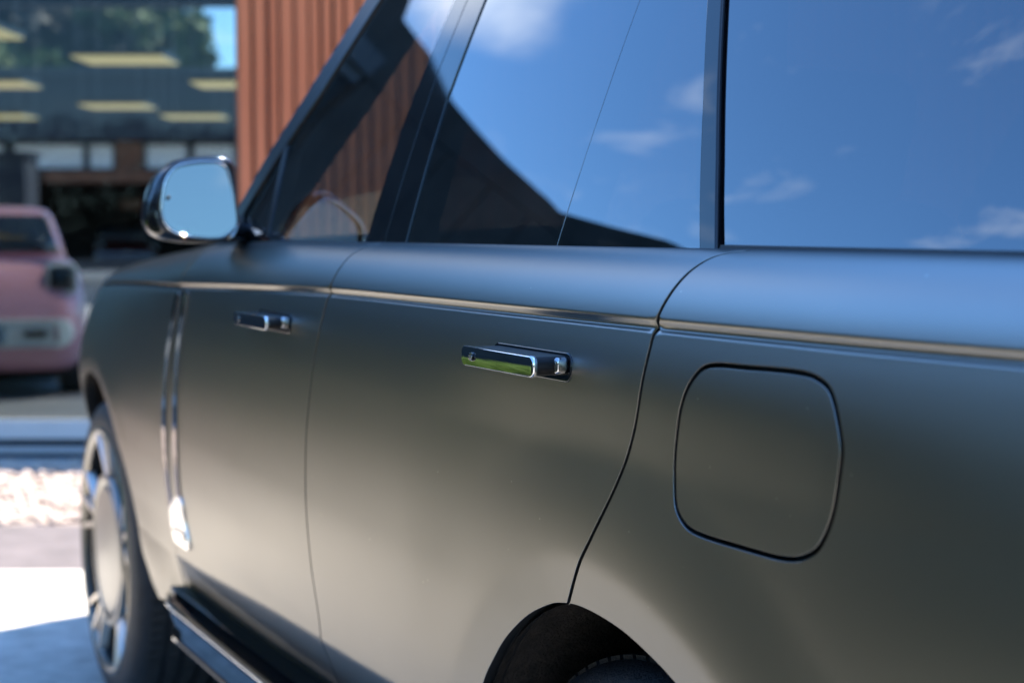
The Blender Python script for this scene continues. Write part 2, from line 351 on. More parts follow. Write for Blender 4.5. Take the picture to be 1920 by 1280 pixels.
def archoff(X, z):
    X, z = np.broadcast_arrays(np.asarray(X, float), np.asarray(z, float)); out = np.zeros(X.shape)
    for arc, wd, fl in ((ARC_R, .052, .006), (ARC_F, .042, .003)):
        near = (X > arc[:, 0].min()-.6) & (X < arc[:, 0].max()+.3) & (z < 1.13)
        if near.any():
            d = seg_dist(X[near], z[near], arc); q = wd-d; o_ = -.16*0.5*(q+np.sqrt(q*q+.008**2))
            o_ -= fl*sst((d-.05)/.13)*(1-sst((d-.2)/.32))*sst((arc[:, 0].max()+.12-X[near])/.35)*sst((1.12-z[near])/.1)
            out[near] += o_
    return out
SF = lambda X, w: surf(X, w, archoff)
GF = lambda X, z: glassp(X, z)
def wz(p): return (p[0], p[1]-float(zcrease(p[0])))

car = thing('parked_suv', 'large satin grey SUV with black roof pillars filling the foreground', 'car', (2.8, -1.0, 0))
MIR = []          # left-side parts that get a mirrored twin on the far side

def resample(poly, step):
    out = []; n = len(poly)
    for i in range(n):
        a, b = np.array(poly[i], float), np.array(poly[(i+1) % n], float); L = np.linalg.norm(b-a)
        if L < 1e-6: continue
        k = max(1, int(math.ceil(L/step)))
        for j in range(k): out.append(a+(b-a)*j/k)
    return np.array(out)
def area(P): x, y = P[:, 0], P[:, 1]; return 0.5*np.sum(x*np.roll(y, -1)-np.roll(x, -1)*y)
def inside(pts, P):
    x, y = pts[:, 0], pts[:, 1]; c = np.zeros(len(pts), bool); n = len(P); j = n-1
    for i in range(n):
        xi, yi, xj, yj = *P[i], *P[j]
        if yi != yj: c ^= ((yi > y) != (yj > y)) & (x < (xj-xi)*(y-yi)/(yj-yi)+xi)
        j = i
    return c
def outward(P):       # for CCW loops
    t = np.roll(P, -1, 0)-np.roll(P, 1, 0); t /= np.linalg.norm(t, axis=1)[:, None]+1e-12
    return np.stack([t[:, 1], -t[:, 0]], 1)
def panel(name, poly, fn, m, parent, gap=.0028, holes=(), rows=None, xstep=.02, wstep=.03, bstep=.009, off=0.0, depth=.014, round_=.0005, mirror=True):
    """a skin cut out of a surface fn(X,w): fine mesh inside, rolled edge all round"""
    loops = []
    P = resample(poly, bstep)
    if area(P) < 0: P = P[::-1]
    loops.append(P-outward(P)*gap)
    for h in holes:
        H = resample(h, bstep*.6)
        if area(H) > 0: H = H[::-1]
        loops.append(H-outward(H)*gap)
    B = np.concatenate(loops); x0, y0 = B.min(0); x1, y1 = B.max(0)
    xs = np.arange(x0, x1, xstep); ws = np.array(rows if rows is not None else np.arange(y0, y1, wstep))
    g = np.stack(np.meshgrid(xs, ws), -1).reshape(-1, 2)
    ok = inside(g, loops[0])
    for h in loops[1:]: ok &= ~inside(g, h)
    g = g[ok]
    keep = np.ones(len(g), bool)
    for i in range(0, len(g), 2000):
        q = g[i:i+2000]; d = np.full(len(q), 9.0)
        for k in range(0, len(B), 500): d = np.minimum(d, np.sqrt(((q[:, None]-B[None, k:k+500])**2).sum(-1)).min(1))
        keep[i:i+2000] = d > .0035
    g = g[keep]
    allp = np.concatenate([B, g]); edges = []; b = 0
    for lp in loops:
        n = len(lp); edges += [(b+i, b+(i+1) % n) for i in range(n)]; b += n
    vo, eo, fo, ov, oe, of = geometry.delaunay_2d_cdt([Vector(p) for p in allp], edges, [], 0, 1e-7)
    vo = np.array([v[:] for v in vo]); fo = np.array(fo)
    ce = vo[fo].mean(1); ok = inside(ce, loops[0])
    for h in loops[1:]: ok &= ~inside(ce, h)
    fo = fo[ok]
    def PN(q):
        e = 2e-4; p = fn(q[:, 0], q[:, 1]); du = (fn(q[:, 0]+e, q[:, 1])-fn(q[:, 0]-e, q[:, 1])); dw = (fn(q[:, 0], q[:, 1]+e)-fn(q[:, 0], q[:, 1]-e))
        n = np.cross(dw, du); n /= np.linalg.norm(n, axis=1)[:, None]+1e-15
        n[n[:, 1] < 0] *= -1
        return p+n*off, n, du/(2*e), dw/(2*e)
    p, n, du, dw = PN(vo)
    V = [p]; NN = [n]; F = [tuple(f) for f in fo]; base = len(p); dark = set()
    omap = {}
    for i, s in enumerate(ov):
        for k in s: omap[k] = i
    b = 0
    for lp in loops:
        idx = [omap[b+i] for i in range(len(lp))]; o2 = outward(lp); q = vo[idx]; pp, n_, du_, dw_ = PN(q)
        T = du_*o2[:, :1]+dw_*o2[:, 1:]; T -= n_*(T*n_).sum(1)[:, None]; T /= np.linalg.norm(T, axis=1)[:, None]+1e-12
        r1 = pp+T*round_*.7-n_*round_*.3; r2 = pp+T*round_-n_*round_; r3 = pp+T*round_-n_*depth
        k = len(lp); V += [r1, r2, r3]; NN += [(T*.7+n_*.75), (T+n_*.12), T]
        A = idx; R1 = [base+i for i in range(k)]; R2 = [base+k+i for i in range(k)]; R3 = [base+2*k+i for i in range(k)]
        for X_, Y_ in ((A, R1), (R1, R2), (R2, R3)):
            for i in range(k):
                if Y_ is R3: dark.add(len(F))
                F.append((X_[i], X_[(i+1) % k], Y_[(i+1) % k], Y_[i]))
        base += 3*k; b += len(lp)
    V = np.concatenate(V); NN = np.concatenate(NN); NN /= np.linalg.norm(NN, axis=1)[:, None]+1e-12
    # orient every face along its normals
    F2 = []
    for f in F:
        a, c, d = V[f[0]], V[f[1]], V[f[2]]; fn_ = np.cross(c-a, d-a)
        F2.append(f if fn_ @ NN[list(f)].sum(0) >= 0 else f[::-1])
    me = me_from(V, F2, True, name)
    if len(me.vertices) == len(NN): me.normals_split_custom_set_from_vertices([tuple(x) for x in NN])
    o = link(name, me, m, parent)
    if m is M['paint']:
        me.materials.append(M['black'])
        for i in dark: me.polygons[i].material_index = 1  # walls of the gaps coloured black, painting in the shade of the joints
    if mirror: MIR.append(o)
    return o

ROWS = list(np.arange(-.76, -.64, .012)) + list(np.arange(-.64, -.47, .005)) + list(np.arange(-.47, -.02, .009)) + [-.013, -.009, -.0068, -.0055, -.0042, -.0033, -.0022, -.0011, 0, .0012, .0025, .0038, .005, .0063, .0078, .0095, .0115] + list(np.arange(.0145, .118, .0042))
WT = .1175
A_LO = catmull([(3.112, 0), (3.116, -.02), (3.155, -.089), (3.2, -.244), (3.230, -.358), (3.255, -.47), (3.262, -.55), (3.266, -.62), (3.268, -.668)], 6)
A_UP = catmull([(3.112, 0), (3.105, .015), (3.081, .035), (3.02, .064), (2.969, .089), (2.93, WT)], 6)
B_S = catmull([(2.055, WT), (2.084, .092), (2.103, .07), (2.115, .045), (2.136, 0), (2.151, -.0376), (2.179, -.1087), (2.203, -.1971), (2.216, -.2781), (2.222, -.3931), (2.221, -.49), (2.238, -.55), (2.262, -.608), (2.28, -.655)], 6)
C_S = catmull([(1.15, WT), (1.182, .098), (1.198, .0717), (1.211, .0403), (1.226, 0), (1.234, -.0362), (1.249, -.0916), (1.281, -.1512), (1.319, -.2049), (1.340, -.2307), (1.360, -.255), (1.386, -.2885)], 6)
SILL = [(3.268, -.668), (3.006, -.658), (2.7, -.650), (2.436, -.650), (2.28, -.655)]
sill_r = [(2.28, -.655), (2.0, -.650), (1.714, -.653)]
arcR_front = [wz(p) for p in ARC_R if p[0] > 1.388 and p[1] > .50]           # from sill up to the door cut
arcR_back = [wz(p) for p in ARC_R if p[0] < 1.384]
FILL = [(1.131,-.0262),(1.075,-.0238),(1.013,-.0226),(.985,-.0265),(.968,-.0385),(.955,-.0711),(.957,-.096),(.963,-.123),(.973,-.146),(.988,-.162),(1.019,-.172),(1.082,-.1735),(1.142,-.1725),(1.165,-.166),(1.178,-.152),(1.182,-.1222),(1.178,-.092),(1.169,-.0610),(1.154,-.0385)]; FILL = [tuple(q) for q in catmull(FILL[-3:]+FILL+FILL[:3], 5)[15:-10]]

fd = panel('front_door', A_UP[::-1] + A_LO[1:] + SILL[1:] + B_S[::-1][1:], SF, M['paint'], car, rows=ROWS, xstep=.022)
rd = panel('rear_door', B_S + sill_r[1:] + arcR_front[1:] + C_S[::-1], SF, M['paint'], car, rows=ROWS, xstep=.011, depth=.02)
rear_edge = [(.09, -.70), (.09, WT)]
qp = panel('rear_quarter_panel', C_S + arcR_back[1:] + [wz((.965, .42))] + rear_edge + [(1.0, WT)], SF, M['paint'], car, rows=ROWS, xstep=.011, holes=[FILL], depth=.02)
ff = panel('fuel_flap', FILL, SF, M['paint'], car, rows=ROWS, xstep=.013, bstep=.006)
arcF_all = [wz(p) for p in ARC_F]
fe = panel('front_fender', [(3.112, -.0005)] + A_LO[1:] + [(3.36, -.688)] + arcF_all + [(4.75, -.68), (4.955, -.66), (4.955, -.0005)] + [(x, -.0005) for x in (4.8, 4.5, 4.2, 3.8, 3.5)], SF, M['paint'], car, rows=ROWS, xstep=.022, depth=.02)
ho = panel('bonnet_side', [(3.112, .0005), (3.5, .0005), (4.0, .0005), (4.5, .0005), (4.955, .0005), (4.955, WT), (2.93, WT)] + A_UP[::-1][1:-1], SF, M['paint'], car, rows=ROWS, xstep=.022)

# skin set back behind the panel gaps, keeps the joints dark
def inner(X, w): 
    p = SF(X, w); p[..., 1] -= .017; return p
inn = panel('inner_body', [(.12, WT-.004), (4.93, WT-.004), (4.93, -.66)] + [wz((p[0]+0.0, p[1]+.004)) for p in ARC_F[::-1]] + [(3.3, -.66)] + [(1.74, -.64)] + [wz((p[0], p[1]+.004)) for p in ARC_R] + [(.12, -.68)], inner, M['black'], car, xstep=.06, rows=list(np.arange(-.7, -.05, .05))+[-.03, -.01, 0, .01, .02]+list(np.arange(.03, .117, .012)), bstep=.03)

# wheel-arch liners: swept inwards from the arch edge
def liner(arc, name):
    rings = []
    for k, (dy, grow) in enumerate(((-.012, .0), (-.03, .012), (-.06, .02), (-.25, .02), (-.42, .01))):
        c = arc.mean(0); r = []
        for p in arc:
            q = np.array([p[0]+(p[0]-c[0])/np.linalg.norm(p-c)*grow, p[1]+(p[1]-c[1])/np.linalg.norm(p-c)*grow])
            y = float(SF(np.array([p[0]]), np.array([p[1]-float(zcrease(p[0]))]))[0, 1])
            r.append((q[0], (y+dy) if k < 3 else dy-.05, q[1]))
        rings.append(r)
    rings.append([(arc.mean(0)[0]+(p[0]-arc.mean(0)[0])*.05, -.47, .5) for p in arc])
    bm = bmesh.new(); loft(bm, rings, close=False, cap0=False, cap1=False)
    o = link(name, bm_me(bm, True), M['felt'], car); MIR.append(o)
liner(ARC_R, 'wheel_arch_liner'); liner(ARC_F, 'wheel_arch_liner')

# front-door vent blades and the bright plate that joins them
def strip(c, wd): 
    c = np.array(catmull(c, 8)); return [(p[0]+wd, p[1]) for p in c] + [(p[0]-wd, p[1]) for p in c[::-1]]
for c, wd in (([(3.098, -.011), (3.128, -.089), (3.168, -.2), (3.19, -.29), (3.215, -.383), (3.232, -.472), (3.236, -.53)], .015), ([(3.002, -.008), (3.027, -.0842), (3.056, -.175), (3.08, -.2767), (3.104, -.3661), (3.118, -.434)], .016)):
    o = panel('vent_blade', strip(c, wd), SF, M['vent'], fd, gap=0, off=.003, depth=.005, round_=.0008, xstep=.012, wstep=.02)
o = panel('vent_plate', catmull([(3.236, -.462), (3.138, -.425), (3.09, -.425), (3.092, -.47), (3.085, -.515), (3.10, -.53), (3.17, -.532), (3.236, -.532), (3.25, -.5)], 4), SF, M['platemetal'], fd, gap=0, off=.0045, depth=.005, round_=.0006, xstep=.012, wstep=.02)
# engraved hook line on the plate
hk = np.array([(3.225, -.505), (3.19, -.500), (3.15, -.497), (3.115, -.498), (3.105, -.507), (3.112, -.513)])
bm = bmesh.new(); pts = SF(hk[:, 0], hk[:, 1]); pts[:, 1] += .0052; tube(bm, pts, .0028, 5); o = link('plate_groove', bm_me(bm, True), M['black'], fd); MIR.append(o)

# door handles: pocket + pulled-out grip + end cap + round emblem
def handle(door, x0, x1, zc, emblem=True):
    y0 = float(SF(np.array([(x0+x1)/2]), np.array([zc-float(zcrease((x0+x1)/2))]))[0, 1]); hh = .0108; L = x1-x0; xm = (x0+x1)/2
    def on(x, z): return (x, z-float(zcrease(x)))
    # dark pocket set in the skin, with a raised rim
    pk = [on(xm-.001+a, zc-.002+b) for a, b in rrect(L/2+.003, .0132, .009, 4)]
    panel('handle_pocket', pk, SF, M['gloss'], door, gap=0, off=.0016, depth=.006, round_=.0018, xstep=.02, wstep=.006, bstep=.004)
    # stem joining grip to the door
    bm = bmesh.new(); rings = []
    for y, sx, sz in ((-.004, .97, 1.0), (.012, .985, .95), (.0348, .992, .985)):
        rings.append([(xm+a*sx, y0+y, zc+b*sz) for a, b in rrect(L/2-.002, hh-.001, .007, 6)])
    loft(bm, rings); me = bm_me(bm); smooth_angle(me); o = link('handle_stem', me, M['brushed'], door); MIR.append(o)
    # front bezel and mirror-dark face, slightly crowned
    bm = bmesh.new(); rings = []
    for y, ins in ((.0345, .0006), (.0352, 0), (.0392, 0), (.0405, .0009), (.0406, .0016)):
        rings.append([(xm+a, y0+y, zc+b) for a, b in rrect(L/2-ins, hh-ins, .0072-ins, 6)])
    loft(bm, rings); me = bm_me(bm); smooth_angle(me, 50); o = link('handle_bezel', me, M['chrome'], door); MIR.append(o)
    nx, nz = 24, 8; V = []; F = []; P = rrect(L/2-.0016, hh-.0011, .006, 6)
    bm = bmesh.new(); g = []
    cv = []
    for k, sc in enumerate((1.0, .97, .9, .78, .6, .4, .2)):
        r = []
        for a, b in P:
            aa = (abs(a)-(1-sc)*(hh-.0016))*math.copysign(1, a) if abs(a) > (1-sc)*(hh-.0016) else 0.0
            bb = b*sc; r.append((xm+aa, y0+.0407+.0006*(1-(bb/hh)**2), zc+bb))
        cv.append(r)
    loft(bm, cv, cap0=False, cap1=True); me = bm_me(bm, True); o = link('handle_face', me, M['darkchrome'], door); MIR.append(o)
    # chrome tip at the rear end
    bm = bmesh.new(); rings = []
    for dx, sc in ((.0, .62), (-.0012, .62), (-.0035, .52), (-.0042, .35)):
        rings.append([(x0+.002+dx, y0+.0085+.0075*a*sc/.62, zc+.0005+.0085*b*sc/.62) for a, b in rrect(1, 1, .5, 4)])
    loft(bm, rings); me = bm_me(bm, True); o = link('handle_tip', me, M['darkchrome'], door); MIR.append(o)
    if emblem:
        ex = x1-.030; bm = bmesh.new(); rings = []
        for y, sc in ((.0409, 1.0), (.0424, 1.0), (.0428, .88)):
            rings.append([(ex+.0078*sc*math.cos(t*math.pi/12), y0+y, zc+.0002+.0048*sc*math.sin(t*math.pi/12)) for t in range(24)])
        loft(bm, rings); me = bm_me(bm); smooth_angle(me); o = link('emblem', me, M['gloss'], door); MIR.append(o)
        cu = bpy.data.curves.new('emblem_text', 'FONT'); cu.body = 'SV'; cu.size = .0066; cu.extrude = .0003; cu.align_x = 'CENTER'; cu.align_y = 'CENTER'
        cu.offset = .00012
        tmp = bpy.data.objects.new('tmp', cu); COL.objects.link(tmp); bpy.context.view_layer.update()
        tme = bpy.data.meshes.new_from_object(tmp.evaluated_get(bpy.context.evaluated_depsgraph_get())); bpy.data.objects.remove(tmp)
        tme.materials.clear(); to = link('emblem_text', tme, M['ink'], door)
        to.matrix_local = Matrix.Translation((ex, y0+.0430, zc-.0003)) @ Matrix(((-1, 0, 0, 0), (0, 0, 1, 0), (0, 1, 0, 0), (0, 0, 0, 1)))
        bm = bmesh.new()
        box(bm, (ex, y0+.0430, zc+.0037), (.008, .0006, .0006)); box(bm, (ex, y0+.0430, zc-.0037), (.006, .0006, .0006))
        o = link('emblem_bar', bm_me(bm), M['ink'], door)
handle(rd, 1.378, 1.553, 1.1085)
handle(fd, 2.298, 2.473, 1.1025)

# ---- glasshouse
Z1 = 1.74
def ext(pts, z=Z1):
    (xa, za), (xb, zb) = pts[-2], pts[-1]; return pts + [(xb+(xb-xa)/(zb-za)*(z-zb), z)]
L1 = ext([(2.158, 1.2195), (2.156, 1.2267), (2.14, 1.4142), (2.107, 1.5755)]); L2 = ext([(2.079, 1.2195), (2.078, 1.2257), (2.068, 1.4651), (2.053, 1.5681)])
L3 = ext([(1.996, 1.2195), (1.996, 1.2249), (1.999, 1.4215), (1.985, 1.56)]); L4 = ext([(1.546, 1.2195), (1.545, 1.2236), (1.530, 1.3789), (1.521, 1.4969)])
L5 = ext([(1.244, 1.2195), (1.246, 1.2222), (1.266, 1.2641), (1.311, 1.3635), (1.366, 1.4759)]); L6 = ext([(1.216, 1.2195), (1.218, 1.2226), (1.257, 1.3092), (1.336, 1.4724)])
AI = [(2.875, 1.262), (2.856, 1.2797), (2.746, 1.3696), (2.609, 1.4749), (2.529, 1.5546), (2.461, 1.6231), (2.36, 1.72), (2.338, Z1)]
AO = [(2.965, 1.2195), (2.93, 1.268), (2.907, 1.2904), (2.82, 1.3727), (2.698, 1.4723), (2.597, 1.5666), (2.537, 1.6333), (2.44, 1.735), (2.40, 1.775)]
def quad(name, a, b, m, **k): return panel(name, list(a)+list(b[::-1]), GF, m, car, xstep=.05, wstep=.02, bstep=.02, **k)
QL = [(2.66, 1.2195), (2.671, 1.2495), (2.70, 1.36), (2.718, 1.4161)]
quad('front_window', [(2.655, 1.2195)] + [(x-.006, z) for x, z in QL[1:]] + AI[3:], L1, M['frontglass'], gap=.001, off=-.002, depth=.004, round_=.0006)
panel('quarter_light', [(2.672, 1.2195), (2.83, 1.2195), (2.845, 1.262), (2.856, 1.2797), (2.746, 1.3696), (2.728, 1.40), (2.712, 1.36), (2.683, 1.2495)], GF, M['privacy'], car, gap=.001, off=-.002, depth=.004, round_=.0006, xstep=.05, bstep=.02)
panel('quarter_light_bar', [(2.655, 1.2195), (2.672, 1.2195), (2.684, 1.2495), (2.712, 1.36), (2.728, 1.402), (2.717, 1.414), (2.694, 1.36), (2.665, 1.2495)], GF, M['black'], car, gap=0, off=.001, depth=.03, xstep=.05, bstep=.02)
quad('pillar_trim', L1, L2, M['gloss'], gap=.0016, off=.001, depth=.02)
quad('pillar_trim', L2, L3, M['gloss'], gap=.0016, off=.001, depth=.02)
quad('rear_window', L3, L4, M['privacy'], gap=.0012, off=-.001, depth=.004, round_=.0008)
quad('rear_fixed_window', L4, [(x+.002, z) for x, z in L5], M['privacy'], gap=.0012, off=-.001, depth=.004, round_=.0008)
quad('pillar_trim', [(x-.0015, z) for x, z in L5], L6, M['gloss'], gap=.0016, off=.0045, depth=.02, round_=.0022)
quad('quarter_window', [(1.2105, 1.2235), (1.214, 1.2285)] + [(x-.004, z) for x, z in L6[2:]], [(.42, 1.2235), (.44, 1.30), (.50, 1.45), (.62, Z1)], M['privacy'], gap=.001, off=-.001, depth=.004, round_=.0008)
panel('quarter_window_seal', [(1.213, 1.219), (1.2125, 1.2275), (.42, 1.2240), (.42, 1.216)], GF, M['black'], car, gap=0, off=.0045, depth=.012, round_=.002, xstep=.04, wstep=.003, bstep=.01)
panel('a_pillar', AO + AI[::-1] + [(2.86, 1.2195)], GF, M['trim'], car, gap=.0008, off=.003, depth=.05, round_=.004, xstep=.03, wstep=.02, bstep=.012)
panel('roof_rail', [(2.44, 1.735), (2.40, 1.78), (2.3, 1.80), (1.4, 1.81), (.45, 1.79), (.40, 1.745), (.60, 1.742), (1.4, 1.744), (2.338, 1.744)], GF, M['gloss'], car, gap=0, off=.004, depth=.02, xstep=.06, bstep=.03)
bm = bmesh.new(); tube(bm, [tuple(np.array(glassp(x, z))+np.array([.02, -.06, 0])) for x, z in catmull(AI, 3)], .042, 10); o = link('a_pillar_lining', bm_me(bm, True), M['lining'], car); MIR.append(o)
# thin backing behind trims so the joints read dark, split so that it leaves the panes open
def back(name, poly): panel(name, poly, lambda X, z: glassp(X, z, -.012), M['black'], car, gap=0, depth=.03, xstep=.06, bstep=.04)
back('pillar_core', [(L1[0][0]-.004, 1.20)] + [(x-.004, z) for x, z in L1] + [(x+.004, z) for x, z in L3[::-1]] + [(L3[0][0]+.004, 1.20)])
back('pillar_core', [(x+.012, z) for x, z in L4] + [(x-.012, z) for x, z in L4[::-1]])
back('pillar_core', [(x+.03, z) for x, z in L5] + [(x-.05, z) for x, z in L6[::-1]])
# waist seal between shoulder and glass
bm = bmesh.new(); xs = np.linspace(.42, 2.86, 60); rings = []
for x in xs:
    yb = float(SF(np.array([x]), np.array([WT]))[0, 1]); zb = float(zbelt(x)); yg = float(glassp(x, 1.222)[1])
    rings.append([(x, yb-.001, zb-.012), (x, yb-.0015, zb-.001), (x, (yb+yg)/2, zb+.0005), (x, yg+.0012, zb-.0005), (x, yg+.0008, zb-.012)])
loft(bm, rings); me = bm_me(bm); smooth_angle(me); o = link('waist_seal', me, M['black'], car); MIR.append(o)

# ---- door mirror
GL = [(0.0701,1.2936),(0.0627,1.3326),(0.0447,1.3581),(0.0149,1.3674),(-0.025,1.3701),(-0.043,1.3655),(-0.0529,1.3519),(-0.0615,1.3144),(-0.067,1.2629),(-0.0648,1.251),(-0.0453,1.2341),(-0.0271,1.2292),(0.007,1.2312),(0.0416,1.2381),(0.062,1.2528),(0.0704,1.2742)]
HO = [(0.0969,1.2624),(0.0914,1.3012),(0.0742,1.3421),(0.0494,1.3658),(0.0197,1.3771),(-0.0452,1.3823),(-0.0633,1.3748),(-0.0712,1.3541),(-0.0746,1.3046),(-0.0729,1.25),(-0.0553,1.2271),(-0.0229,1.2183),(0.0319,1.2204),(0.0712,1.2284),(0.0885,1.2411)]
def ring_n(P, n, c):
    P = np.array([q for q in catmull(list(P)+[P[0]], 8)]); a = np.arctan2(P[:, 1]-c[1], P[:, 0]-c[0]); r = np.hypot(P[:, 0]-c[0], P[:, 1]-c[1])
    o_ = np.argsort(a); a, r = a[o_], r[o_]; aa = np.linspace(-math.pi, math.pi, n, endpoint=False); rr = np.interp(aa, a, r, period=2*math.pi)
    return np.stack([c[0]+rr*np.cos(aa), c[1]+rr*np.sin(aa)], 1)
KM = 2.71/2.87; GL = [(.72+(y-.72)*KM, 1.243+(z-1.243)*KM) for y, z in GL]; HO = [(.72+(y-.72)*KM, 1.243+(z-1.243)*KM) for y, z in HO]; mc = (0.044, 1.297); g0 = ring_n(GL, 72, mc); h0 = ring_n(HO, 72, mc); MX = 2.71
def mr(a, t, x, sc=1.0, c=(0.03, 1.298)): # blend of glass (0) and housing (1) outline at depth x
    q = g0*(1-t)+h0*t; q = (q-np.array(c))*sc+np.array(c); return [(x, p[0], p[1]) for p in q]
mh = link('door_mirror', None, None, car) if False else None
bm = bmesh.new()
rings = [mr(0, .12, MX+.016), mr(0, .16, MX+.004), mr(0, .30, MX+.001), mr(0, .62, MX+.004), mr(0, .86, MX+.012), mr(0, 1.0, MX+.026), mr(0, 1.03, MX+.05), mr(0, 1.0, MX+.08, .96), mr(0, 1.0, MX+.11, .86), mr(0, 1.0, MX+.13, .68), mr(0, 1.0, MX+.142, .40), mr(0, 1.0, MX+.146, .1)]
loft(bm, rings, cap0=True); me = bm_me(bm); smooth_angle(me, 60); mirror = link('door_mirror', me, M['gloss'], car); MIR.append(mirror)
# bright bezel and tilted glass
nrm = np.array([-1.0, .17, .19]); nrm /= np.linalg.norm(nrm)
def tilt(P, dx): return [(MX+.006+dx+(p[0]-mc[0])*nrm[1]*.3+(p[1]-mc[1])*nrm[2]*.35, p[0], p[1]) for p in P]
bm = bmesh.new()
out = []
for sc in (.985, .9, .7, .45, .2, .04):
    q = (g0-np.array(mc))*sc+np.array(mc); out.append([(MX+.0065+((p[0]-mc[0])*nrm[1]+(p[1]-mc[1])*nrm[2])*.55, p[0], p[1]) for p in q])
loft(bm, out, cap0=False); me = bm_me(bm); me.polygons.foreach_set('use_smooth', [True]*len(me.polygons))
me.normals_split_custom_set_from_vertices([tuple(nrm)]*len(me.vertices)) if False else None
o = link('mirror_glass', me, M['mirror'], mirror); MIR.append(o)
bm = bmesh.new(); tube(bm, [tuple(p) for p in mr(0, .06, MX+.004)[:72]] + [mr(0, .06, MX+.004)[0]], .0022, 6, cap=False); o = link('mirror_bezel', bm_me(bm, True), M['chrome'], mirror); MIR.append(o)
bm = bmesh.new(); lo = [p for p in mr(0, .93, MX+.014)]; 
sel = [p for p in lo if p[2] < 1.262 and p[1] < -.012]; sel.sort(key=lambda p: p[1])
if len(sel) > 2: tube(bm, sel, .0028, 6)
o = link('mirror_trim', bm_me(bm, True), M['chrome'], mirror); MIR.append(o)
# small dark sensor lens and red warning lamp behind the glass
bm = bmesh.new(); bmesh.ops.create_uvsphere(bm, u_segments=10, v_segments=6, radius=.0035); bmesh.ops.translate(bm, verts=bm.verts, vec=(MX+.0045, .095, 1.3)); o = link('mirror_sensor', bm_me(bm, True), M['black'], mirror); MIR.append(o)
# arm to the pillar base
bm = bmesh.new(); rings = []
for (x, y, z, hx, hz) in ((2.76, -.015, 1.243, .030, .020), (2.77, -.042, 1.240, .030, .018), (2.79, -.07, 1.237, .034, .016), (2.80, -.10, 1.236, .045, .018)):
    rings.append([(x+a, y, z+b) for a, b in rrect(hx, hz, .012, 4)])
loft(bm, rings); me = bm_me(bm); smooth_angle(me, 50); o = link('mirror_arm', me, M['gloss'], mirror); MIR.append(o)
bm = bmesh.new(); rings = []
for k, (x, zt) in enumerate(((2.62, 1.228), (2.68, 1.240), (2.78, 1.256), (2.86, 1.272), (2.92, 1.255), (2.965, 1.222))):
    yg = float(glassp(x, 1.23)[1]); rings.append([(x, yg+.012, 1.212), (x, yg+.012, zt-.008), (x, yg+.006, zt), (x, yg-.02, zt), (x, yg-.02, 1.212)])
loft(bm, rings); me = bm_me(bm); smooth_angle(me); o = link('mirror_foot', me, M['gloss'], mirror); MIR.append(o)

# ---- running board and sill
bm = bmesh.new(); xs = np.linspace(3.32, 1.74, 30)
def zstep(x): return .466+(3.3-x)*.030
loft(bm, [[(x, -.035, zstep(x)+.012), (x, -.10, zstep(x)+.045), (x, -.16, zstep(x)+.05), (x, -.20, zstep(x)-.12), (x, -.06, zstep(x)-.12), (x, -.05, zstep(x)-.02)] for x in xs]); me = bm_me(bm); smooth_angle(me); o = link('sill', me, M['gloss'], car); MIR.append(o)
def endc(x): return 0 if 1.85 < x < 3.2 else (.5 if x < 3.2 else .35)
bm = bmesh.new(); rings = []
for x in xs:
    z = zstep(x); e = .03*max(0, (x-3.2)/.12)+.04*max(0, (1.82-x)/.08)
    rings.append([(x, -.035, z-.004), (x, -.002-e, z-.001), (x, .002-e, z-.006), (x, -.010-e, z-.040), (x, -.028-e*.5, z-.052), (x, -.09, z-.052), (x, -.09, z-.004)])
loft(bm, rings); me = bm_me(bm); smooth_angle(me, 25); step = link('running_board', me, M['gloss'], car); MIR.append(step)
bm = bmesh.new(); tube(bm, [(x, -.0015-.03*max(0, (x-3.2)/.12)-.04*max(0, (1.82-x)/.08), zstep(x)-.001) for x in xs], .0042, 6); o = link('step_trim', bm_me(bm, True), M['chrome'], step); MIR.append(o)
bm = bmesh.new(); tube(bm, [(x, -.030, zstep(x)-.088) for x in xs[1:-1]], .005, 6); o = link('step_tube', bm_me(bm, True), M['gloss'], step); MIR.append(o)

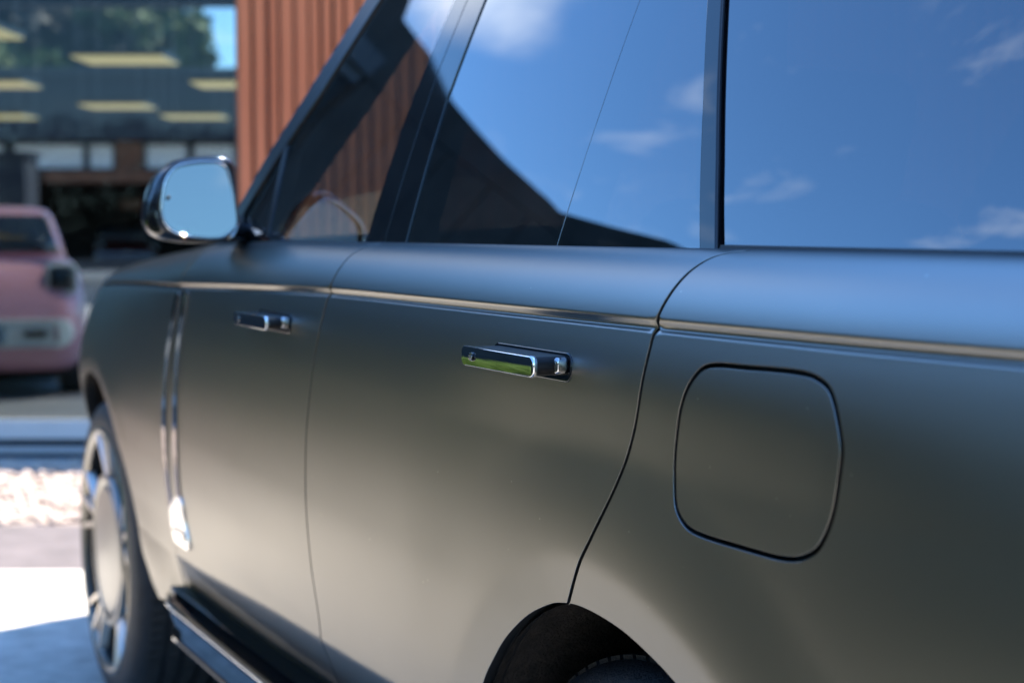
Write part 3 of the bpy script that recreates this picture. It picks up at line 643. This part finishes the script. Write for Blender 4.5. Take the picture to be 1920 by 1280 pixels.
# ---- wheels
def revolve(bm, prof, n=64, closed=False):
    rings = [[bm.verts.new((r*math.sin(2*math.pi*k/n), y, r*math.cos(2*math.pi*k/n))) for r, y in prof] for k in range(n)]
    m_ = len(prof)
    for k in range(n):
        for i in range(m_ if closed else m_-1): bm.faces.new((rings[k][i], rings[k][(i+1) % m_], rings[(k+1) % n][(i+1) % m_], rings[(k+1) % n][i]))
def make_wheel():
    wroot = bpy.data.objects.new('wheel', None); COL.objects.link(wroot); wroot.parent = car
    R, W = .400, .285
    bm = bmesh.new(); prof = [(.322, -.006), (.328, .002), (.340, .004), (.362, .001), (.382, -.006), (.393, -.018), (.399, -.034)]
    # tread with four circumferential grooves
    for g in (-.075, -.118, -.166, -.21): prof += [(R, g+.007), (R-.007, g+.005), (R-.007, g-.005), (R, g-.007)]
    prof += [(.399, -.251), (.393, -.267), (.382, -.279), (.34, -.289), (.322, -.279)]
    revolve(bm, prof, 96); me = bm_me(bm); smooth_angle(me, 30); link('tyre', me, M['rubber'], wroot).location = (0, 0, 0)
    # tread blocks edges: sipes standing proud as shallow cross bars
    bm = bmesh.new()
    for k in range(88):
        a = 2*math.pi*k/88
        for g0_, g1_ in ((-.036, -.067), (-.083, -.110), (-.126, -.158), (-.174, -.202), (-.218, -.249)):
            for t0, t1, rr in ((.12, .86, R+.0042),):
                q = []
                for aa, yy in ((t0, g0_), (t1, g0_), (t1+.12, g1_), (t0+.12, g1_)):
                    th_ = a+2*math.pi/88*aa; q.append((th_, yy))
                top = [bm.verts.new((rr*math.sin(t), y, rr*math.cos(t))) for t, y in q]; bot = [bm.verts.new(((R-.003)*math.sin(t), y, (R-.003)*math.cos(t))) for t, y in q]
                bm.faces.new(top)
                for i in range(4): bm.faces.new((top[i], top[(i+1) % 4], bot[(i+1) % 4], bot[i]))
    o = link('tread_blocks', bm_me(bm), M['rubber'], wroot); o['kind'] = 'stuff'
    bm = bmesh.new(); revolve(bm, [(.326, -.004), (.327, .004), (.318, .007), (.308, .002), (.302, -.006)], 72); me = bm_me(bm); smooth_angle(me, 40); rim = link('rim', me, M['alloy'], wroot)
    bm = bmesh.new(); revolve(bm, [(.302, -.012), (.300, -.06), (.298, -.16), (.10, -.165), (.02, -.165)], 48); link('rim_barrel', bm_me(bm, True), M['darkalloy'], rim)
    bm = bmesh.new(); revolve(bm, [(.19, -.14), (.19, -.13), (.06, -.13)], 48); link('brake_disc', bm_me(bm, True), M['darkalloy'], rim)
    bm = bmesh.new(); revolve(bm, [(.205, -.055), (.206, -.012), (.198, -.002), (.186, -.002), (.178, -.008), (.172, -.010), (.164, -.004), (.02, .004), (.0005, .004)], 72); me = bm_me(bm); smooth_angle(me, 30); link('hub_cover', me, M['alloy'], rim)
    for k in range(5):
        bm = bmesh.new(); a = 2*math.pi*k/5
        for da, w_, base_da in ((0, .013, 0), (.27, .011, .12), (-.27, .011, -.12)):
            p0 = Vector((.195*math.sin(a+base_da), -.012, .195*math.cos(a+base_da))); p1 = Vector((.312*math.sin(a+da), .001, .312*math.cos(a+da)))
            t = (p1-p0).normalized(); sd = Vector((t.z, 0, -t.x)).normalized()
            V = [bm.verts.new(p) for p in (p0-sd*w_*1.2+Vector((0, -.02, 0)), p0-sd*w_*.6+Vector((0, .004, 0)), p0+sd*w_*.6+Vector((0, .004, 0)), p0+sd*w_*1.2+Vector((0, -.02, 0)), p1-sd*w_*1.1+Vector((0, -.02, 0)), p1-sd*w_*.5+Vector((0, .003, 0)), p1+sd*w_*.5+Vector((0, .003, 0)), p1+sd*w_*1.1+Vector((0, -.02, 0)))]
            for i in range(3): bm.faces.new((V[i], V[i+1], V[i+5], V[i+4]))
            bm.faces.new((V[3], V[0], V[4], V[7])); bm.faces.new(V[0:4]); bm.faces.new(V[4:8])
        link('spoke', bm_me(bm), M['spoke'], rim)
    return wroot
wh = make_wheel()
def wheel_copy(src, loc, flip):
    def rec(o, p):
        c = o.copy(); COL.objects.link(c); c.parent = p
        for ch in list(o.children): rec(ch, c)
        return c
    c = rec(src, car); c.location = loc; c.scale = (1, -1 if flip else 1, 1); return c
off = -Vector(car.location)
wh.location = Vector((4.17, -.058, .398)) + off
wheel_copy(wh, Vector((1.34, -.062, .398)) + off, False); wheel_copy(wh, Vector((4.17, -1.942, .398)) + off, True); wheel_copy(wh, Vector((1.34, -1.938, .398)) + off, True)

# ---- far side: mirrored twins
dup_map = {}
for o in MIR:
    c = o.copy(); COL.objects.link(c); dup_map[o] = c
    if o.parent == car: c.scale = (1, -1, 1); c.location = (off[0], -2.0+off[1]*-1-2*0+0, off[2]); c.location = Vector((-2.8, -1.0, 0)); c.parent = car
    else: c.parent = dup_map[o.parent]

# ---- bonnet, windscreen, roof, tail, nose, cabin
def strip_mesh(name, left, m, bulge, n=14, fwd=0.0, smooth=True, parent=car):
    """a skin carried from the left-hand line across to its mirror image"""
    V = []; F = []
    for (x, y, z) in left:
        for k in range(n+1):
            t = k/n; yy = y+(-2-2*y)*t; q = 4*t*(1-t); V.append((x+fwd*q, yy, z+bulge*q))
    for i in range(len(left)-1):
        for k in range(n): a = i*(n+1)+k; F.append((a, a+1, a+n+2, a+n+1))
    return link(name, me_from(V, F, smooth), m, parent)
hl = [tuple(SF(np.array([x]), np.array([WT]))[0]) for x in np.linspace(2.95, 4.9, 26)]
strip_mesh('bonnet', [(x, y+.002, z-.001) for x, y, z in hl], M['paint'], .035, fwd=.04)
wl = [tuple(glassp(x, z)) for x, z in [(2.985, 1.21)] + AO[1:]]
strip_mesh('windscreen', [(x, y-.012, z) for x, y, z in wl], M['screen'], .0, fwd=.16)
rl = [tuple(glassp(x, z)) for x, z in ((2.42, 1.765), (2.3, 1.797), (1.8, 1.806), (1.4, 1.808), (.8, 1.80), (.45, 1.788))]
rlx = [r[0] for r in rl]
def rline(xs): return [(x, float(np.interp(x, rlx[::-1], [r[1] for r in rl[::-1]]))-.005, float(np.interp(x, rlx[::-1], [r[2] for r in rl[::-1]]))) for x in xs]
strip_mesh('roof', rline((2.42, 2.40, 2.372)), M['gloss'], .065)
strip_mesh('sunroof', rline((2.37, 2.33, 2.28, 2.24, 2.202)), M['frontglass'], .065)
strip_mesh('roof', rline((2.2, 1.8, 1.4, .8, .45)), M['gloss'], .065)
strip_mesh('headlining', [(x, y-.03, z-.05) for x, y, z in rline((2.19, 1.8, 1.4, .8, .45))], M['lining'], .06)
nose = [(4.90, float(SF(np.array([4.9]), np.array([0.0]))[0, 1]), z) for z in (1.05, .95, .8, .65, .5, .32)]
strip_mesh('nose', nose, M['gloss'], 0, fwd=.12)
tl = [(.13, float(SF(np.array([.13]), np.array([-.1]))[0, 1]), z) for z in (1.22, 1.0, .8, .6, .4)]
strip_mesh('tailgate', tl, M['paint'], 0, fwd=-.06)
strip_mesh('rear_screen', [tuple(glassp(x, z)) for x, z in ((.42, 1.78), (.34, 1.6), (.24, 1.4), (.14, 1.22))], M['privacy'], 0, fwd=-.06)
panel('d_pillar', [(.42, 1.222), (.44, 1.30), (.50, 1.45), (.62, Z1), (.40, 1.76), (.36, 1.6), (.26, 1.4), (.16, 1.222)], GF, M['gloss'], car, gap=.001, off=.001, depth=.03, xstep=.05, mirror=False)
bm = bmesh.new()
box(bm, (2.6, -1.0, .44), (3.6, 1.5, .08)); box(bm, (3.12, -1.0, .78), (.06, 1.66, .7)); box(bm, (.75, -1.0, .86), (.9, 1.6, .6))
link('cabin_floor', bm_me(bm), M['lining'], car)
bm = bmesh.new(); rings = []
for y in np.linspace(-.16, -1.84, 12):
    rings.append([(3.02, y, 1.13), (2.98, y, 1.185), (2.80, y, 1.20), (2.66, y, 1.17), (2.60, y, 1.08), (2.64, y, .9), (3.02, y, .8)])
loft(bm, rings); me = bm_me(bm); smooth_angle(me, 40); link('dashboard', me, M['lining'], car)
bm = bmesh.new(); pts = [Vector((2.42+.07*math.cos(a)*.4, -.58+.18*math.sin(a), 1.05+.18*math.cos(a)*.92)) for a in np.linspace(0, 2*math.pi, 25)]
tube(bm, pts, .016, 8, cap=False); tube(bm, [(2.44, -.58, 1.05), (2.66, -.58, .98)], .03, 8); tube(bm, [(2.43, -.75, 1.05), (2.43, -.41, 1.05)], .014, 6); link('steering_wheel', bm_me(bm, True), M['leather'], car)
def seat(x, y):
    bm = bmesh.new(); box(bm, (x+.25, y, .66), (.5, .5, .2), None, .06, 3); me = bm_me(bm); smooth_angle(me, 50); s = link('seat', me, M['leather'], car)
    bm = bmesh.new(); R = Matrix.Rotation(-.25, 3, 'Y'); box(bm, (x-.06, y, .98), (.14, .5, .62), R, .055, 3); me = bm_me(bm); smooth_angle(me, 50); link('backrest', me, M['leather'], s)
    bm = bmesh.new(); box(bm, (x-.16, y, 1.365), (.09, .27, .19), R, .04, 3); me = bm_me(bm); smooth_angle(me, 50); link('headrest', me, M['leather'], s)
    s.children[0].location = (0, 0, 0); s.children[1].location = (0, 0, 0)
for x, y in ((1.92, -.58), (1.92, -1.42), (.98, -.58), (.98, -1.42)): seat(x, y)

# ---------------------------------------------------------------- shop front: glazed hall, cedar wall, dark cladding
D0 = 8.5; HT = 4.35
hall = thing('glass_hall', 'low glass fronted hall with hanging yellow lamps behind the pink car', 'building', ds(D0, -3, 0))
def fpart(name, m, parent, *bx, bev=0.0):
    bm = bmesh.new()
    for b in bx: fbox(bm, *b, bev=bev)
    return link(name, bm_me(bm), m, parent)
fpart('base_rail', M['rail'], hall, (D0, D0+.10, -4.7, -1.46, .105, .208), bev=.004)
fpart('plinth', M['render'], hall, (D0+.03, D0+.14, -4.7, -1.46, -.05, .10))
fpart('base_strip', M['steel'], hall, (D0-.01, D0+.05, -4.7, -1.46, .03, .062))
fpart('window_pane', M['shopglass'], hall, (D0+.03, D0+.05, -3.32, -1.47, .20, 3.7))
fpart('window_pane', M['shopglass'], hall, (D0+.03, D0+.05, -4.7, -3.33, .20, 3.7))
fpart('mullion', M['steel'], hall, (D0+.015, D0+.07, -3.345, -3.31, .20, 3.7))
fpart('roof_edge', M['darksteel'], hall, (D0-.05, D0+.5, -4.7, -1.46, 3.8, 3.98))
for d_ in (10.2, 12.0, 14.1, 15.5, 18.2): fpart('roof_beam', M['darksteel'], hall, (d_-.08, d_+.08, -14, 4.0, 3.8, 3.97))
fpart('roof_pane', M['shopglass'], hall, (D0+.51, 18.4, -9.0, 0.5, 3.98, 4.0))
fpart('fascia', M['darksteel'], hall, (D0, D0+.2, -4.7, -1.46, 3.7, 3.8))
for s_ in (-6.5, -1.2): fpart('column', M['darksteel'], hall, (18.1, 18.4, s_-.15, s_+.15, -.01, 3.8))
# cedar boards on the wall to the right
cw = thing('cedar_wall', 'red brown cedar clad wall of upright boards behind the windscreen pillar', 'wall', ds(D0-.3, 1, 0))
fpart('wall_core', M['cladding'], cw, (D0-.16, D0+.2, -1.44, 4.2, -.05, 3.79))
fpart('corner_trim', M['brown'], cw, (D0-.20, D0-.155, -1.452, -1.436, -.05, 3.79))
rb = np.random.RandomState(5); s_ = -1.434; pool = []
for k in range(75):
    wdt = rb.choice([.040, .046, .056, .064]); bm = bmesh.new(); fbox(bm, -.02, .02, -wdt/2, wdt/2, 0, 3.8, bev=.004, seg=1)
    for v in bm.verts: v.co -= Vector((CAM[0], CAM[1], 0))
    dep = rb.choice([0.0, .016, .03]); me = bm_me(bm); o = link('board', me, M['wood'], cw); c = ds(D0-.18-dep, s_+wdt/2, .03)
    o.location = Vector(c) - Vector(cw.location); s_ += wdt+.012+.009*rb.rand()
    if s_ > 3.0: break
# charcoal cladding to the left, reflected in the windows
dw = thing('charcoal_wall', 'charcoal clad wall beyond the left edge of the glass hall', 'wall', ds(D0, -9, 0))
fpart('wall_core', M['cladding'], dw, (D0+.02, D0+.3, -13.9, -4.72, -.05, 3.79))
for k in range(15): fpart('panel', M['cladding'], dw, (D0-.02, D0+.015, -13.9+k*.612, -13.9+k*.612+.594, .1, 3.78), bev=.004)
# gable hump above it, seen as a dark slope in the rear glass
bm = bmesh.new(); prof2 = [(-1.44, 3.795), (-1.44, 5.6), (-4.12, 5.6), (-4.26, 4.55), (-4.5, 4.30), (-5.0, 4.28), (-5.56, 4.14), (-6.5, 4.05), (-7.5, 4.0), (-8.36, 4.27), (-9.2, 4.55), (-9.8, 4.68), (-10.15, 4.60), (-10.4, 3.795)]
loft(bm, [[ds(D0+.0, s, z) for s, z in prof2], [ds(D0+.4, s, z) for s, z in prof2]]); link('parapet', bm_me(bm), M['cladding'], dw)

# hanging lamps: positions read from rows of a 2.35 m high lamp field
for i, (d, s, lab) in enumerate(((10.35, -2.53, 'largest yellow lamp panel, hanging in front of the trees'), (12.1, -2.13, 'yellow lamp panel beside the cedar wall edge'), (14.2, -3.55, 'yellow lamp panel hanging in front of the dark fascia, above the brown post'), (15.5, -3.12, 'lowest yellow lamp panel, above the door mirror'), (12.1, -3.97, 'yellow lamp panel at the left edge, just under the trees'), (15.5, -5.02, 'small low yellow lamp panel at the left edge above the pink car'), (8.95, -3.13, 'topmost yellow lamp panel at the left edge, high among the trees'))):
    t = thing('hanging_lamp', lab, 'lamp', ds(d, s, 2.35), group='flat yellow lamps hanging in the glass hall')
    fpart('lamp_frame', M['darksteel'], t, (d-.26, d+.26, s-.30, s+.30, 2.362, 2.39)); fpart('lamp_diffuser', M['lamp'], t, (d-.25, d+.25, s-.29, s+.29, 2.348, 2.360))
    bm = bmesh.new()
    for a, b in ((-.28, -.25), (.28, -.25), (-.28, .25), (.28, .25)): tube(bm, [ds(d+a, s+b, 2.40), ds(d+a, s+b, 3.8)], .002, 4)
    link('cable', bm_me(bm), M['steel'], t)

# ---- small parked cars
def small_car(name, label, d, s, yaw, body, light, W=.80, H=1.44, RC=.24):
    t = thing(name, label, 'car', ds(d, s, 0), math.atan2(-HEAD[1], -HEAD[0])+yaw, world=False)   # +x = front, towards the camera
    def lrings(levels, r): return [[(cx+a, b, z) for a, b in rrect(hl_, hw, min(r, hw*.6, hl_*.6), 6)] for z, cx, hl_, hw in levels]
    bm = bmesh.new(); loft(bm, lrings([(.20, 0, 1.36, W*.88), (.26, 0, 1.44, W*.95), (.40, 0, 1.50, W*.99), (.62, 0, 1.50, W), (.80, -.01, 1.48, W*.985), (.93, -.03, 1.43, W*.95), (1.0, -.06, 1.36, W*.90), (1.035, -.1, 1.25, W*.84)], RC)); link('body', bm_me(bm, True), body, t)
    bm = bmesh.new(); loft(bm, lrings([(1.02, -.22, 1.12, W*.86), (1.20, -.28, .98, W*.80), (1.34, -.33, .86, W*.745), (1.40, -.35, .79, W*.70), (H-.01, -.36, .68, W*.6), (H, -.36, .5, W*.45)], RC)); link('cabin', bm_me(bm, True), body, t)
    def fx(cx, hl_, hw, r, y): q = max(0.0, abs(y)-(hw-r)); return cx+hl_-r+math.sqrt(max(0.0, r*r-q*q))
    bm = bmesh.new(); rings = []
    for z, cx, hl_, hw in ((1.065, -.232, 1.09, W*.85), (1.20, -.28, .98, W*.80), (1.34, -.33, .86, W*.745), (1.365, -.337, .835, W*.73)):
        ys = np.linspace(-1, 1, 21)*hw*.93
        rings.append([(fx(cx, hl_, hw, RC, y)+.012, y, z) for y in ys] + [(fx(cx, hl_, hw, RC, y)-.05, y, z) for y in ys[::-1]])
    loft(bm, rings); link('windscreen', bm_me(bm, True), M['carglass'], t)
    for sg in (-1, 1):
        bm = bmesh.new(); loft(bm, [[(-.98, sg*(W*.84), 1.06), (.55, sg*(W*.84), 1.06), (.40, sg*(W*.845), 1.16), (.25, sg*(W*.77), 1.32), (-.9, sg*(W*.77), 1.32)], [(-.98, sg*(W*.7), 1.06), (.55, sg*(W*.7), 1.06), (.40, sg*(W*.7), 1.16), (.25, sg*(W*.66), 1.32), (-.9, sg*(W*.66), 1.32)]]); link('side_window', bm_me(bm), M['carglass'], t)
        # square-round headlamp in a pale ring
        y_ = sg*W*.775
        bm = bmesh.new(); loft(bm, [[(x, y_+a*k, .885+b*k) for a, b in rrect(.115, .115, .05, 5)] for x, k in ((1.15, 1.0), (1.435, 1.0), (1.46, .92), (1.45, .74), (1.43, .72))]); me = bm_me(bm); smooth_angle(me, 45); hl_ = link('headlight', me, light, t)
        bm = bmesh.new(); loft(bm, [[(x, y_+a*k, .885+b*k) for a, b in rrect(.082, .082, .035, 5)] for x, k in ((1.42, 1.0), (1.465, .98), (1.48, .6))]); link('headlight_lens', bm_me(bm, True), M['carglass'], hl_)
        for xw in (-.98, 1.0):
            bm = bmesh.new(); n = 24
            rg = [[(xw+r*math.cos(2*math.pi*k/n), sg*y, .27+r*math.sin(2*math.pi*k/n)) for k in range(n)] for r, y in ((.17, W-.03), (.26, W-.02), (.27, W-.05), (.27, W-.19), (.2, W-.2))]
            loft(bm, rg); me = bm_me(bm); smooth_angle(me, 40); wv = link('wheel', me, M['rubber'], t)
            bm = bmesh.new(); loft(bm, [[(xw+r*math.cos(2*math.pi*k/n), sg*y, .27+r*math.sin(2*math.pi*k/n)) for k in range(n)] for r, y in ((.17, W-.028), (.16, W-.012), (.06, W-.006))]); link('wheel_rim', bm_me(bm, True), light, wv)
        bm = bmesh.new(); loft(bm, [[(1.545-x, sg*.43+a*k, .49+b*k) for a, b in rrect(.085, .022, .02, 4)] for x, k in ((.10, 1.0), (-.012, 1.0), (-.016, .8))]); link('fog_slot', bm_me(bm), M['black'], t)
    bm = bmesh.new(); loft(bm, [[(fx(0, 1.5, W, RC, a*k)+dx, a*k, .49+b*k) for a, b in rrect(.70, .105, .10, 10)] for dx, k in ((-.06, 1.0), (.018, 1.0), (.034, .97), (.036, .85))], cap1=False)
    g_ = [[(fx(0, 1.5, W, RC, y)+.034, y, .49+zz) for y in np.linspace(-.56, .56, 25)] for zz in (-.088, .088)]
    loft(bm, [g_[0]+[(p[0]-.04, p[1], p[2]) for p in g_[0][::-1]], g_[1]+[(p[0]-.04, p[1], p[2]) for p in g_[1][::-1]]]); link('bumper_band', bm_me(bm), light, t)
    bm = bmesh.new(); box(bm, (1.54, 0, .49), (.03, .44, .13), None, .008, 2); link('number_plate', bm_me(bm), M['plate'], t)
    bm = bmesh.new(); loft(bm, [[(x, .09*math.cos(k*math.pi/12)*q, .705+.03*math.sin(k*math.pi/12)*q) for k in range(24)] for x, q in ((1.46, 1), (1.512, 1), (1.522, .7))]); link('badge', bm_me(bm, True), M['chrome'], t)
    bm = bmesh.new(); loft(bm, lrings([(.13, 0, 1.25, W*.84), (.22, 0, 1.38, W*.9)], .3)); link('underbody', bm_me(bm), M['black'], t)
    return t
small_car('pink_hatchback', 'small rounded pink hatchback with white ringed headlights behind the shop glass', 12.75, -4.36, 0.31, M['pink'], M['cream'])
small_car('red_hatchback', 'dark red car standing deep in the black garage opening', 38.5, -9.55, 0.3, M['red'], M['carglass'])

# ---- low building across the court
D2 = 34.0
lb = thing('low_building', 'low grey building with a dark fascia and white blinds across the court', 'building', ds(D2, -9, 0))
fpart('fascia', M['render'], lb, (D2-.6, D2+.4, -22, 3, 3.16, 4.52)); fpart('roof_edge', M['darksteel'], lb, (D2-.68, D2+.4, -22, 3, 4.52, 4.66))
fpart('roof', M['darksteel'], lb, (D2+.41, D2+9, -22, 3, 4.2, 4.5))
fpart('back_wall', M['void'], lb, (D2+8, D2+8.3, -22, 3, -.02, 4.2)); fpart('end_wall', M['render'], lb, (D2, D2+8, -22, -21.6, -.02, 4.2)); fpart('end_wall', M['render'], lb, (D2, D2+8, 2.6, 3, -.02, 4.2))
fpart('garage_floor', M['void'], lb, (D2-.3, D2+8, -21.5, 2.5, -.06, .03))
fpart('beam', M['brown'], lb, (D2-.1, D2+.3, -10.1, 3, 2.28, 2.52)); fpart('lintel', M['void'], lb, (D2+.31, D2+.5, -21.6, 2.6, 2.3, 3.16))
fpart('post', M['brown'], lb, (D2-.05, D2+.28, -8.55, -7.98, 2.53, 3.16)); fpart('beam', M['brown'], lb, (D2+3, D2+3.2, -9.2, -2, 1.75, 1.95))
def strip_window(s0, s1, z0, z1):
    bm = bmesh.new()
    for a, b, c, e in ((s0, s1, z1-.03, z1), (s0, s1, z0, z0+.03), (s0, s0+.04, z0+.03, z1-.03), (s1-.04, s1, z0+.03, z1-.03)): fbox(bm, D2-.02, D2+.04, a, b, c, e)
    w_ = link('window', bm_me(bm), M['darksteel'], lb); n = 7; hh = (z1-z0-.08)/n
    for k in range(n): fpart('blind_slat', M['blind'], w_, (D2+.05, D2+.07, s0+.045, s1-.045, z0+.04+k*hh, z0+.04+(k+.86)*hh)).location = (0, 0, 0)
    for c in w_.children: c.location = (0, 0, 0)
for a, b in ((-12.6, -10.95), (-10.8, -9.22), (-9.18, -8.58), (-7.95, -6.98), (-6.92, -5.95), (-5.88, -4.9)): strip_window(a, b, 2.55, 3.13)
fpart('pier', M['render'], lb, (D2-9.5, D2-8.9, -9.2, -7.68, -.02, 2.55)) if False else None
pr = thing('grey_pier', 'blue grey square pier rising behind the pink car roof', 'pier', ds(22, -6.9, 0)); fpart('pier_shaft', M['render'], pr, (21.7, 22.3, -7.9, -6.72, -.02, 2.27)); fpart('pier_cap', M['darksteel'], pr, (21.66, 22.34, -7.94, -6.68, 2.27, 2.33))
lw = thing('low_wall', 'low pale wall across the court between the pink car and the SUV', 'wall', ds(26, -7, 0))
fpart('wall_base', M['court'], lw, (26, 26.3, -16, 2, -.02, .42)); fpart('coping', M['concrete'], lw, (25.95, 26.35, -16, 2, .42, .50)); fpart('rail', M['darksteel'], lw, (26.1, 26.2, -16, 2, .58, .75))
fpart('wall_band', M['steel'], lw, (26.02, 26.28, -16, 2, .505, .57))

# ---------------------------------------------------------------- trees, hedge, grass
def leaf_cloud(blobs, n, size, rng, flat=0.6):
    V, F = [], []; tot = sum(b[3]**2 for b in blobs)
    for (x, y, z, r) in blobs:
        k = int(n*r*r/tot); u = rng.normal(size=(k, 3)); u /= np.linalg.norm(u, axis=1)[:, None]; rad = r*(.55+.5*rng.rand(k)**.6)[:, None]
        c = np.array([x, y, z])+u*rad*np.array([1, 1, .8]); a = rng.normal(size=(k, 3)); a /= np.linalg.norm(a, axis=1)[:, None]
        b = np.cross(a, rng.normal(size=(k, 3))); b /= np.linalg.norm(b, axis=1)[:, None]+1e-9; s = size*(.5+rng.rand(k))[:, None]
        q = np.stack([c-a*s, c+b*s*.5, c+a*s, c-b*s*.5], 1); base = len(V)*0+sum(len(v) for v in V)
        V.append(q.reshape(-1, 3)); F.append(base+np.arange(4*k).reshape(-1, 4))
    return np.concatenate(V), np.concatenate(F)
def tree(label, loc, h, spread, seed, m, n=7000, leaf=.16, group=None, zlo=.42):
    rng = np.random.RandomState(seed); t = thing('broadleaf_tree', label, 'tree', loc, group=group, world=False)
    bm = bmesh.new(); tube(bm, [(0, 0, 0), (.05, .03, h*.25), (-.04, .05, h*.5), (0, 0, h*.8)], [h*.03, h*.024, h*.016, h*.006], 8)
    blobs = []
    for i in range(11):
        a = rng.uniform(0, 6.28); q = rng.uniform(.2, 1)*spread; z = h*rng.uniform(zlo, .95); q *= (1.15-abs(z/h-.6)); p = (q*math.cos(a), q*math.sin(a), z)
        blobs.append((*p, spread*rng.uniform(.28, .45))); tube(bm, [(0, 0, z*.55), (p[0]*.5, p[1]*.5, z*.78), p], [h*.012, h*.008, h*.003], 5)
    blobs.append((0, 0, h*.8, spread*.4)); link('trunk', bm_me(bm, True), M['bark'], t)
    V, F = leaf_cloud(blobs, n, leaf, rng); link('crown', me_from(V, F), m, t); return t
G_ = 'trees behind the low building'
tree('tall dense tree behind the low building at the left edge of the photo', ds(50, -18.5, 0), 14, 6.0, 11, M['leaf'], 15000, .28, G_, .30)
tree('broad tree with the right hand crown edge against the sky behind the low building', ds(47, -14.7, 0), 12.5, 4.6, 12, M['leaf'], 15000, .26, G_, .30)
tree('lower dark tree between the two taller crowns behind the low building', ds(45.5, -15.6, 0), 10, 4.6, 13, M['darkleaf'], 12000, .26, G_, .34)
tree('slim tree right of the tall crowns behind the low building', ds(45, -12.2, 0), 8.2, 2.4, 14, M['leaf'], 6000, .2, G_)
tree('tree standing behind the camera side, mirrored in the window glass', (-9, 7, 0), 6.0, 2.2, 21, M['leaf'], 4000, .12)

def blades(n, pick, h0_, h1_, w_, seed):
    rng = np.random.RandomState(seed); V = []; F = []
    for i in range(n):
        p = pick(rng); h = rng.uniform(h0_, h1_); a = rng.uniform(0, 6.28); ln = rng.uniform(.05, .4)*h; b = rng.uniform(0, 6.28); c_, s_ = math.cos(a)*w_, math.sin(a)*w_
        lx, ly = math.cos(b)*ln, math.sin(b)*ln; k = len(V)
        V += [(p[0]-c_, p[1]-s_, 0), (p[0]+c_, p[1]+s_, 0), (p[0]+lx*.35+c_*.7, p[1]+ly*.35+s_*.7, h*.6), (p[0]+lx*.35-c_*.7, p[1]+ly*.35-s_*.7, h*.6), (p[0]+lx, p[1]+ly, h)]
        F += [(k, k+1, k+2, k+3), (k+3, k+2, k+4)]
    return me_from(V, F)
cl = [(6.2+.9*math.sin(i*2.1), -5.3-i*.36, .36+.12*math.sin(i*1.7)) for i in range(17)]
def pick(rng):
    c = cl[rng.randint(len(cl))]; q = ds(c[0]+rng.normal()*.22, c[1]+rng.normal()*.2); return q
o = link('grass_clumps', blades(20000, pick, .18, .46, .006, 4), M['blade']); tag(o, 'sunlit clumps of long green grass in front of the charcoal wall', 'grass', kind='stuff')
def lawn_pick(rng):
    while True:
        x, y = rng.uniform(-1.5, 7.5), rng.uniform(.4, 4.5); d = (x-CAM[0])*HEAD[0]+(y-CAM[1])*HEAD[1]; s = (x-CAM[0])*SIDE[0]+(y-CAM[1])*SIDE[1]
        if d < 5.6 and s < float(np.interp(d, [e[0] for e in edge], [e[1] for e in edge]))-.02: return (x, y)
o = link('lawn_grass', blades(42000, lawn_pick, .025, .06, .0035, 9), M['lawnblade']); tag(o, 'short dark green lawn beside the SUV, left of the photo', 'lawn', kind='stuff')
def added_hedge():  # unseen row of leaves, added so the rear quarter reflects something dark
    rng = np.random.RandomState(8); V, F, n = [], [], 0
    path = [(-3.0, 2.1), (0.0, 1.9), (2.0, 1.85), (3.6, 1.95), (5.2, 2.75), (6.8, 4.0), (8.4, 5.6)]; P = catmull(path, 8); bl = []
    for i, p in enumerate(P):
        for z, r in ((.40, .46), (.95, .46), (1.5, .42), (1.9, .36)): bl.append((p[0]+.2*math.sin(i*2.3), p[1]+.55+.12*math.sin(i*1.7+z*5), z+.08*math.sin(i*3.1), r))
    V, F = leaf_cloud(bl, 110000, .030, rng); return me_from(V, F)
o = link('added_hedge', added_hedge(), M['darkleaf']); tag(o, 'dark green hedgerow added out of view to darken reflections in the SUV side', 'added_hedge', kind='stuff')
